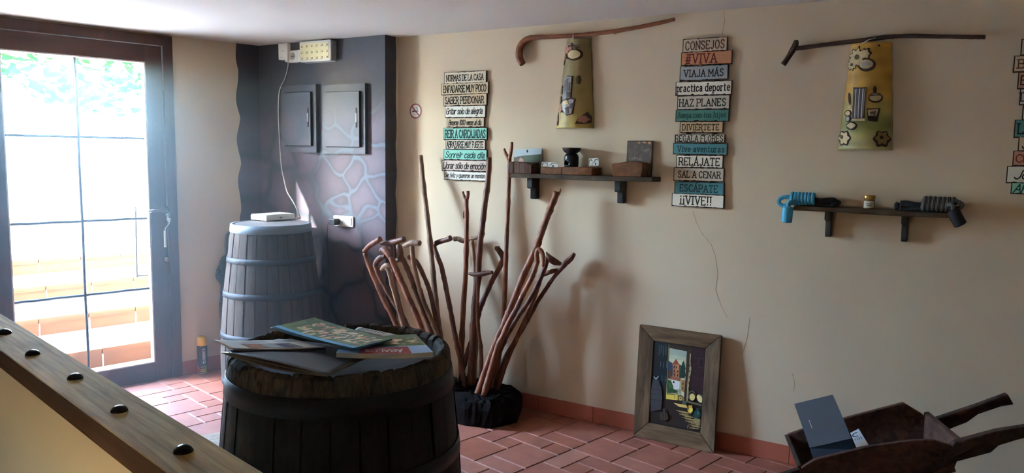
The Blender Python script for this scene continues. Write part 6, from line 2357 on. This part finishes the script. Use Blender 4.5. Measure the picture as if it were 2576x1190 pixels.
shp([(540, 370), (548, 396), (545, 402), (556, 440), (548, 446), (554, 500), (530, 518), (500, 512), (506, 460), (512, 446), (508, 440), (524, 404), (522, 398)], (28, 58, 48))
shp([(540, 374), (546, 398), (540, 440), (536, 400)], (50, 84, 62))
shp([(428, 532), (502, 542), (494, 616), (438, 602)], (212, 208, 196))
shp([(410, 522), (436, 496), (512, 514), (500, 544), (470, 536)], (150, 96, 72))
for k in range(5):
    shp([(436 + k * 16, 500 + k * 3.5), (440 + k * 16, 501 + k * 3.5), (424 + k * 17, 528 + k * 3), (420 + k * 17, 527 + k * 3)], (96, 60, 48))
shp([(440, 538), (454, 540), (453, 558), (439, 556)], (60, 40, 34))
shp([(512, 530), (548, 534), (538, 640), (508, 622)], (150, 112, 62))
shp([(524, 552), (534, 553), (531, 574), (522, 572)], (70, 48, 34))
shp([(522, 590), (530, 591), (527, 614), (520, 612)], (70, 48, 34))
shp([(392, 528), (420, 536), (440, 580), (440, 606), (474, 622), (464, 640), (384, 640)], (42, 74, 44))
shp([(400, 548), (424, 560), (430, 596), (404, 596)], (62, 94, 52))
shp([(380, 640), (470, 652), (532, 682), (528, 708), (372, 692)], (204, 174, 76))
shp([(384, 640), (450, 650), (446, 660), (382, 652)], (120, 112, 58))
for a, b in (((452, 650), (450, 690)), ((476, 612), (472, 650)), ((500, 612), (498, 650)), ((474, 612), (504, 616)), ((472, 628), (502, 632)), ((452, 650), (500, 656)), ((480, 656), (478, 700))):
    shp([(a[0] - 2, a[1] - 2), (a[0] + 2, a[1] - 2), (b[0] + 2, b[1] + 2), (b[0] - 2, b[1] + 2)], (64, 46, 26))
eshp(502, 686, 26, 26, (70, 52, 34)); eshp(502, 687, 19, 19, (168, 142, 76)); eshp(502, 686, 6, 6, (70, 52, 34))
shp([(572, 290), (614, 262), (590, 430), (566, 712), (530, 706), (548, 545)], (58, 42, 31))
shp([(420, 262), (412, 240), (610, 262), (572, 292)], (48, 36, 28))
shp([(596, 308), (608, 318), (600, 380), (606, 440), (582, 560), (566, 722), (552, 720), (566, 560), (588, 430)], (150, 134, 100))
for k in range(6):
    shp([(590 - k * 4, 400 + k * 48), (604 - k * 5, 410 + k * 48), (590 - k * 5, 424 + k * 48)], (86, 68, 50))
shp([(614, 264), (735, 272), (712, 650), (588, 600), (606, 430)], (48, 31, 34))
shp([(668, 350), (720, 346), (718, 440), (664, 430)], (62, 40, 44)); shp([(676, 360), (712, 356), (710, 428), (672, 420)], (42, 28, 32))
for x, y in ((626, 400), (634, 450), (622, 500), (640, 340), (650, 520), (690, 520), (690, 580), (640, 570)):
    shp([(x, y), (x + 14, y + 3), (x + 12, y + 12), (x - 2, y + 9)], (66, 42, 46))
eshp(603, 665, 33, 44, (96, 88, 70)); eshp(603, 667, 28, 38, (46, 38, 32)); eshp(606, 676, 24, 29, (206, 180, 112))
eshp(676, 690, 30, 40, (92, 84, 70), -.5); eshp(672, 692, 21, 36, (206, 186, 132), -.5)
shp([(560, 706), (700, 742), (694, 756), (554, 722)], (92, 82, 62))
shp([(440, 724), (552, 744), (562, 772), (486, 758)], (198, 168, 96))
shp([(520, 700), (548, 712), (556, 738), (514, 736)], (70, 84, 76))
for k in range(16):
    y = 785 + k * 10
    x = 456 + k * 9 + (k % 3) * 14
    shp([(x, y), (x + 95 - k * 2, y + 12), (x + 88 - k * 2, y + 19), (x + 8, y + 8)], (158, 136, 84) if k % 2 else (122, 104, 66))
shp([(620, 850), (676, 866), (668, 925), (600, 900)], (112, 98, 66))
for k in range(5):
    shp([(600 + k * 8, 862 + k * 14), (668 - k * 2, 872 + k * 13), (664, 879 + k * 13), (604 + k * 8, 869 + k * 14)], (168, 150, 100))
eshp(585, 782, 24, 30, (206, 166, 62)); shp([(570, 746), (606, 748), (600, 770), (574, 768)], (190, 148, 52)); eshp(566, 770, 9, 16, (120, 92, 40)); eshp(592, 786, 9, 18, (232, 200, 110))
eshp(645, 822, 32, 34, (34, 70, 66)); shp([(642, 772), (660, 774), (656, 800), (640, 798)], (34, 70, 66)); eshp(654, 814, 8, 14, (62, 108, 100))
shp([(268, 522), (316, 532), (340, 600), (344, 680), (330, 780), (236, 792), (240, 640)], (58, 58, 60))
for y in (600, 640, 690):
    shp([(244, y), (342, y + 10), (342, y + 16), (243, y + 6)], (42, 42, 44))
shp([(276, 496), (294, 516), (318, 494), (320, 500), (296, 526), (276, 506)], (170, 178, 180))
eshp(354, 838, 37, 34, (60, 50, 42)); eshp(354, 838, 32, 29, (44, 36, 32)); shp([(346, 770), (366, 772), (362, 808), (348, 808)], (64, 56, 48))
for k in range(4):
    shp([(322 + k * 18, 806), (326 + k * 18, 806), (326 + k * 16, 868), (322 + k * 16, 868)], (84, 72, 60))
# signature scribble
for pts in ([(556, 944), (560, 918)], [(560, 918), (568, 921)], [(568, 921), (560, 930)], [(572, 944), (578, 934)], [(578, 934), (584, 944)], [(586, 944), (590, 926)], [(594, 946), (600, 936)], [(600, 936), (605, 948)], [(608, 948), (611, 926)], [(614, 950), (618, 938)]):
    (x0, y0), (x1, y1) = pts
    shp([(x0 - 1.2, y0 - 1.2), (x0 + 1.2, y0 + 1.2), (x1 + 1.2, y1 + 1.2), (x1 - 1.2, y1 - 1.2)], (170, 150, 104))
mb.build('canvas', [plain('oil_%d_%d_%d' % c, S(*c, PB), .4, var=.14, scale=60, bump=.2) for c in CV], ptg, label='oil painting of a doorway looking out to a church tower')

# ================================================================== WOODEN WHEELBARROW
bar_wood = wood('barrow_wood', S(62, 44, 38), S(112, 80, 66), .65, stretch=(2, 10, 10), scale=3, bump=.5, spec=.2)
bar_dark = wood('barrow_wood_dark', S(44, 32, 29), S(82, 62, 54), .65, stretch=(2, 10, 10), scale=3, bump=.5, spec=.2)
A0 = on_wall(1985, 1089, .39)
PSI, TAU = math.radians(-19.85), math.radians(16.1)
basev = SD * math.cos(PSI) - N * math.sin(PSI)
basev.z = 0
basev.normalize()
crs = basev.cross(Vector((0, 0, 1)))
if crs.dot(N) > 0:
    crs = -crs
axv = basev * math.cos(TAU) + Vector((0, 0, math.sin(TAU)))
upv = axv.cross(-crs)
if upv.z < 0:
    upv = -upv
LB, WB, WB2 = .569, .380, .453
foot0 = A0 + crs * WB / 2
wb = thing('wheelbarrow', 'small dark wooden wheelbarrow holding a grey book, its handles raised to the right', 'wheelbarrow', (foot0.x, foot0.y, 0))
ORG = A0 + crs * WB / 2 - Vector((foot0.x, foot0.y, 0))
def bw(l, c, u):
    """l along the barrow from its wheel end, c across (+ towards us), u up from the rim"""
    return ORG + axv * l + crs * c + upv * u
DP = .150                                  # depth of the tray
hwf = lambda l: (WB + (WB2 - WB) * l / LB) / 2
def slab_(name, pts, thick, mat, parent=None):
    """pts: outer face corners in barrow coordinates; thickness vector thick"""
    mb = MB()
    a = [bw(*p) for p in pts]
    b = [bw(p[0] + thick[0], p[1] + thick[1], p[2] + thick[2]) for p in pts]
    mb.hexa(a, b)
    return mb.build(name, mat, parent or wb, bevel=.004)
fl = .07                                     # flare of the sides
# far side board: its top steps down at the handle end
slab_('side_board', [(-.01, -hwf(0), 0), (.08, -hwf(.1), .012), (LB * .90, -hwf(LB), .035), (LB * 1.02, -hwf(LB), -.035), (LB * .98, -hwf(LB) + fl, -DP), (.03, -hwf(0) + fl, -DP)], (0, .022, 0), bar_wood)
slab_('side_board', [(-.01, hwf(0), -.012), (.05, hwf(.05), .016), (LB * .47, hwf(LB * .47), .036), (LB * .74, hwf(LB * .74), .034), (LB * .88, hwf(LB * .88), .024), (LB * 1.0, hwf(LB), -.016), (LB * .98, hwf(LB) - fl, -DP), (.03, hwf(0) - fl, -DP)], (0, -.022, 0), bar_wood)
slab_('tray_floor', [(.02, -hwf(0) + fl, -DP), (LB, -hwf(LB) + fl, -DP), (LB, hwf(LB) - fl, -DP), (.02, hwf(0) - fl, -DP)], (0, 0, .018), bar_wood)
slab_('front_board', [(-.025, -hwf(0) + .01, 0), (-.025, hwf(0) - .01, -.005), (.03, hwf(0) - fl, -DP), (.03, -hwf(0) + fl, -DP)], (.02, 0, 0), bar_dark)
slab_('rear_board', [(LB * 1.03, -hwf(LB) + .005, -.028), (LB * 1.03, hwf(LB) + .005, .004), (LB * .95, hwf(LB) - fl + .01, -DP + .02), (LB * .95, -hwf(LB) + fl - .01, -DP + .02)], (.022, 0, 0), bar_wood)
# handles: two long shafts under the tray that run from the wheel to the grips
def handle_(c0, c1, pro):
    mb = MB()
    ca = lambda l: c0 + (c1 - c0) * min(1.0, (l + .22) / .70)
    a = [bw(l, ca(l) - .016, u) for l, u in pro]
    b = [bw(l, ca(l) + .016, u) for l, u in pro]
    mb.hexa(a, b)
    return mb.build('handle', bar_dark, wb, bevel=.005)
handle_(-.105, -.232, [(-.22, -.165), (.50, -.118), (.631, -.067), (.80, -.040), (.935, -.014), (.949, -.066), (.90, -.064), (.80, -.081), (.75, -.108), (.66, -.128), (.48, -.172), (-.22, -.215)])
handle_(.105, .212, [(-.22, -.165), (.40, -.125), (.50, -.070), (.573, .004), (.733, .020), (.842, .018), (.93, .030), (.955, -.020), (.89, -.024), (.79, -.030), (.722, -.040), (.69, -.062), (.477, -.085), (.42, -.172), (-.22, -.215)])
for s_ in (-1, 1):
    mb = MB()
    p0 = bw(LB * .80, s_ * .165, -DP - .03)
    lean_ = axv * .06
    for (a, b) in ((.02, .026),):
        q = [p0 + basev * x + crs * y for x, y in ((-a, -b / 2), (a, -b / 2), (a, b / 2), (-a, b / 2))]
        q2 = [Vector((v_.x, v_.y, 0)) + basev * .07 + crs * s_ * .02 for v_ in q]
        mb.hexa(q2, q)
    mb.build('leg', bar_dark, wb, bevel=.004)
ax0 = bw(-.20, 0, -DP - .03)
wr = ax0.z
ax0 = Vector((ax0.x, ax0.y, wr))
Mw = Matrix.Translation(ax0) @ crs.to_track_quat('Z', 'Y').to_matrix().to_4x4()
mb = MB()
mb.lathe([(wr * .70, -.016), (wr, -.018), (wr, .018), (wr * .70, .016)], 40, closed=True)
mb.v = [tuple(Mw @ Vector(p)) for p in mb.v]
wh = mb.build('wheel', bar_dark, wb)
mb = MB()
for k in range(4):
    M2 = Mw @ Matrix.Rotation(math.pi * k / 4, 4, 'Z')
    mb.box(-wr * .72, wr * .72, -.010, .010, -.008, .008, 0, M2)
mb.lathe([(0.0001, -.03), (.022, -.03), (.022, .03), (0.0001, .03)], 20)
nsp = 20 * 4
mb.v[-nsp:] = [tuple(Mw @ Vector(p)) for p in mb.v[-nsp:]]
mb.build('spoke', bar_dark, wh)
mb = MB()
mb.tube([tuple(ax0 - crs * .11), tuple(ax0 + crs * .11)], .009, 10)
mb.build('axle', iron, wb)

# book standing in the tray and the card beside it
def quad_at(pts, depth0):
    """four picture corners put on the plane through the barrow tray that faces the camera side"""
    return pts
gray_cover = plain('book_grey_cover', S(88, 92, 98), .5, var=.04)
WORG = Vector((foot0.x, foot0.y, 0))
# the open book rests on the tray: its lower leaf lies, its upper leaf stands
hinge = WORG + bw(.13, .05, -DP + .022)
def on_plane(px, py, p0, nrm):
    d_ = ray(px, py)
    return CAM + d_ * ((p0 - CAM).dot(nrm) / d_.dot(nrm))
nb_ = (axv * -.30 + crs * .82 + upv * .50).normalized()
hp0 = WORG + bw(.15, .03, -DP + .03)
cB = [on_plane(x, y, hp0, nb_) for x, y in ((1998, 1016), (2095, 992.5), (2142, 1103), (2037, 1127))]
bk = thing('grey_book', 'grey hardcover book standing open in the wheelbarrow', 'book', cB[3])
nn_ = -nb_ * .004
mb = MB()
mb.hexa([p - cB[3] for p in cB], [p - cB[3] + nn_ for p in cB])
tl, tr, br, bl = [p - cB[3] + nb_ * .0006 for p in cB]
pt = lambda u, v: tl.lerp(tr, u).lerp(bl.lerp(br, u), v)
for k in range(8):
    u0 = .205 + .003 * k
    v0 = .42 + k * .024
    mb.add([pt(.205, v0), pt(.225, v0), pt(.225, v0 + .017), pt(.205, v0 + .017)], [(0, 1, 2, 3)], 1)
mb.build('upper_cover', [gray_cover, plain('book_title', S(206, 210, 214), .5)], bk)
low = [cB[3], cB[2]]
flr = WORG + bw(0, 0, -.052)
cL = [on_plane(x, y, flr, upv) for x, y in ((2150, 1129), (2046, 1152))]
mb = MB()
pts = [cB[3], cB[2], cL[0], cL[1]]
ub = [(p - WORG - ORG).dot(upv) + DP - .022 for p in pts]
mb.hexa([p - cB[3] - upv * k for p, k in zip(pts, ub)], [p - cB[3] - upv * .002 for p in pts])
mb.build('lower_half', plain('book_dark_cover', S(46, 58, 72), .5, var=.05), bk)
npl = (axv * -.1 + crs * .45 + upv * .85).normalized()
cp0 = WORG + bw(.27, .02, -DP + .028)
cC = [on_plane(x, y, cp0, npl) for x, y in ((2139, 1089), (2160, 1078.5), (2185, 1119), (2154, 1125.5))]
cd = thing('business_card', 'white printed card tucked beside the grey book in the wheelbarrow', 'card', cC[3])
mb = MB()
mb.hexa([p - cC[3] for p in cC], [p - cC[3] - npl * .0012 for p in cC])
tl, tr, br, bl = [p - cC[3] + npl * .0006 for p in cC]
pt = lambda u, v: tl.lerp(tr, u).lerp(bl.lerp(br, u), v)
arc = [(.42 + .36 * math.cos(q), .25 + .13 * math.sin(q)) for q in np.linspace(1.0, 5.6, 12)]
for a, b in zip(arc, arc[1:]):
    f1 = lambda p, k: (.42 + (p[0] - .42) * k, .25 + (p[1] - .25) * k)
    mb.add([pt(*a), pt(*b), pt(*f1(b, .68)), pt(*f1(a, .68))], [(0, 1, 2, 3)], 1)
for k in range(4):
    mb.add([pt(.16 + k * .19, .44), pt(.23 + k * .19, .44), pt(.23 + k * .19, .60), pt(.16 + k * .19, .60)], [(0, 1, 2, 3)], 2)
mb.build('card_sheet', [plain('card_white2', S(222, 226, 232), .5, var=.02), ink, plain('card_blue_grey', S(110, 124, 160), .5)], cd)
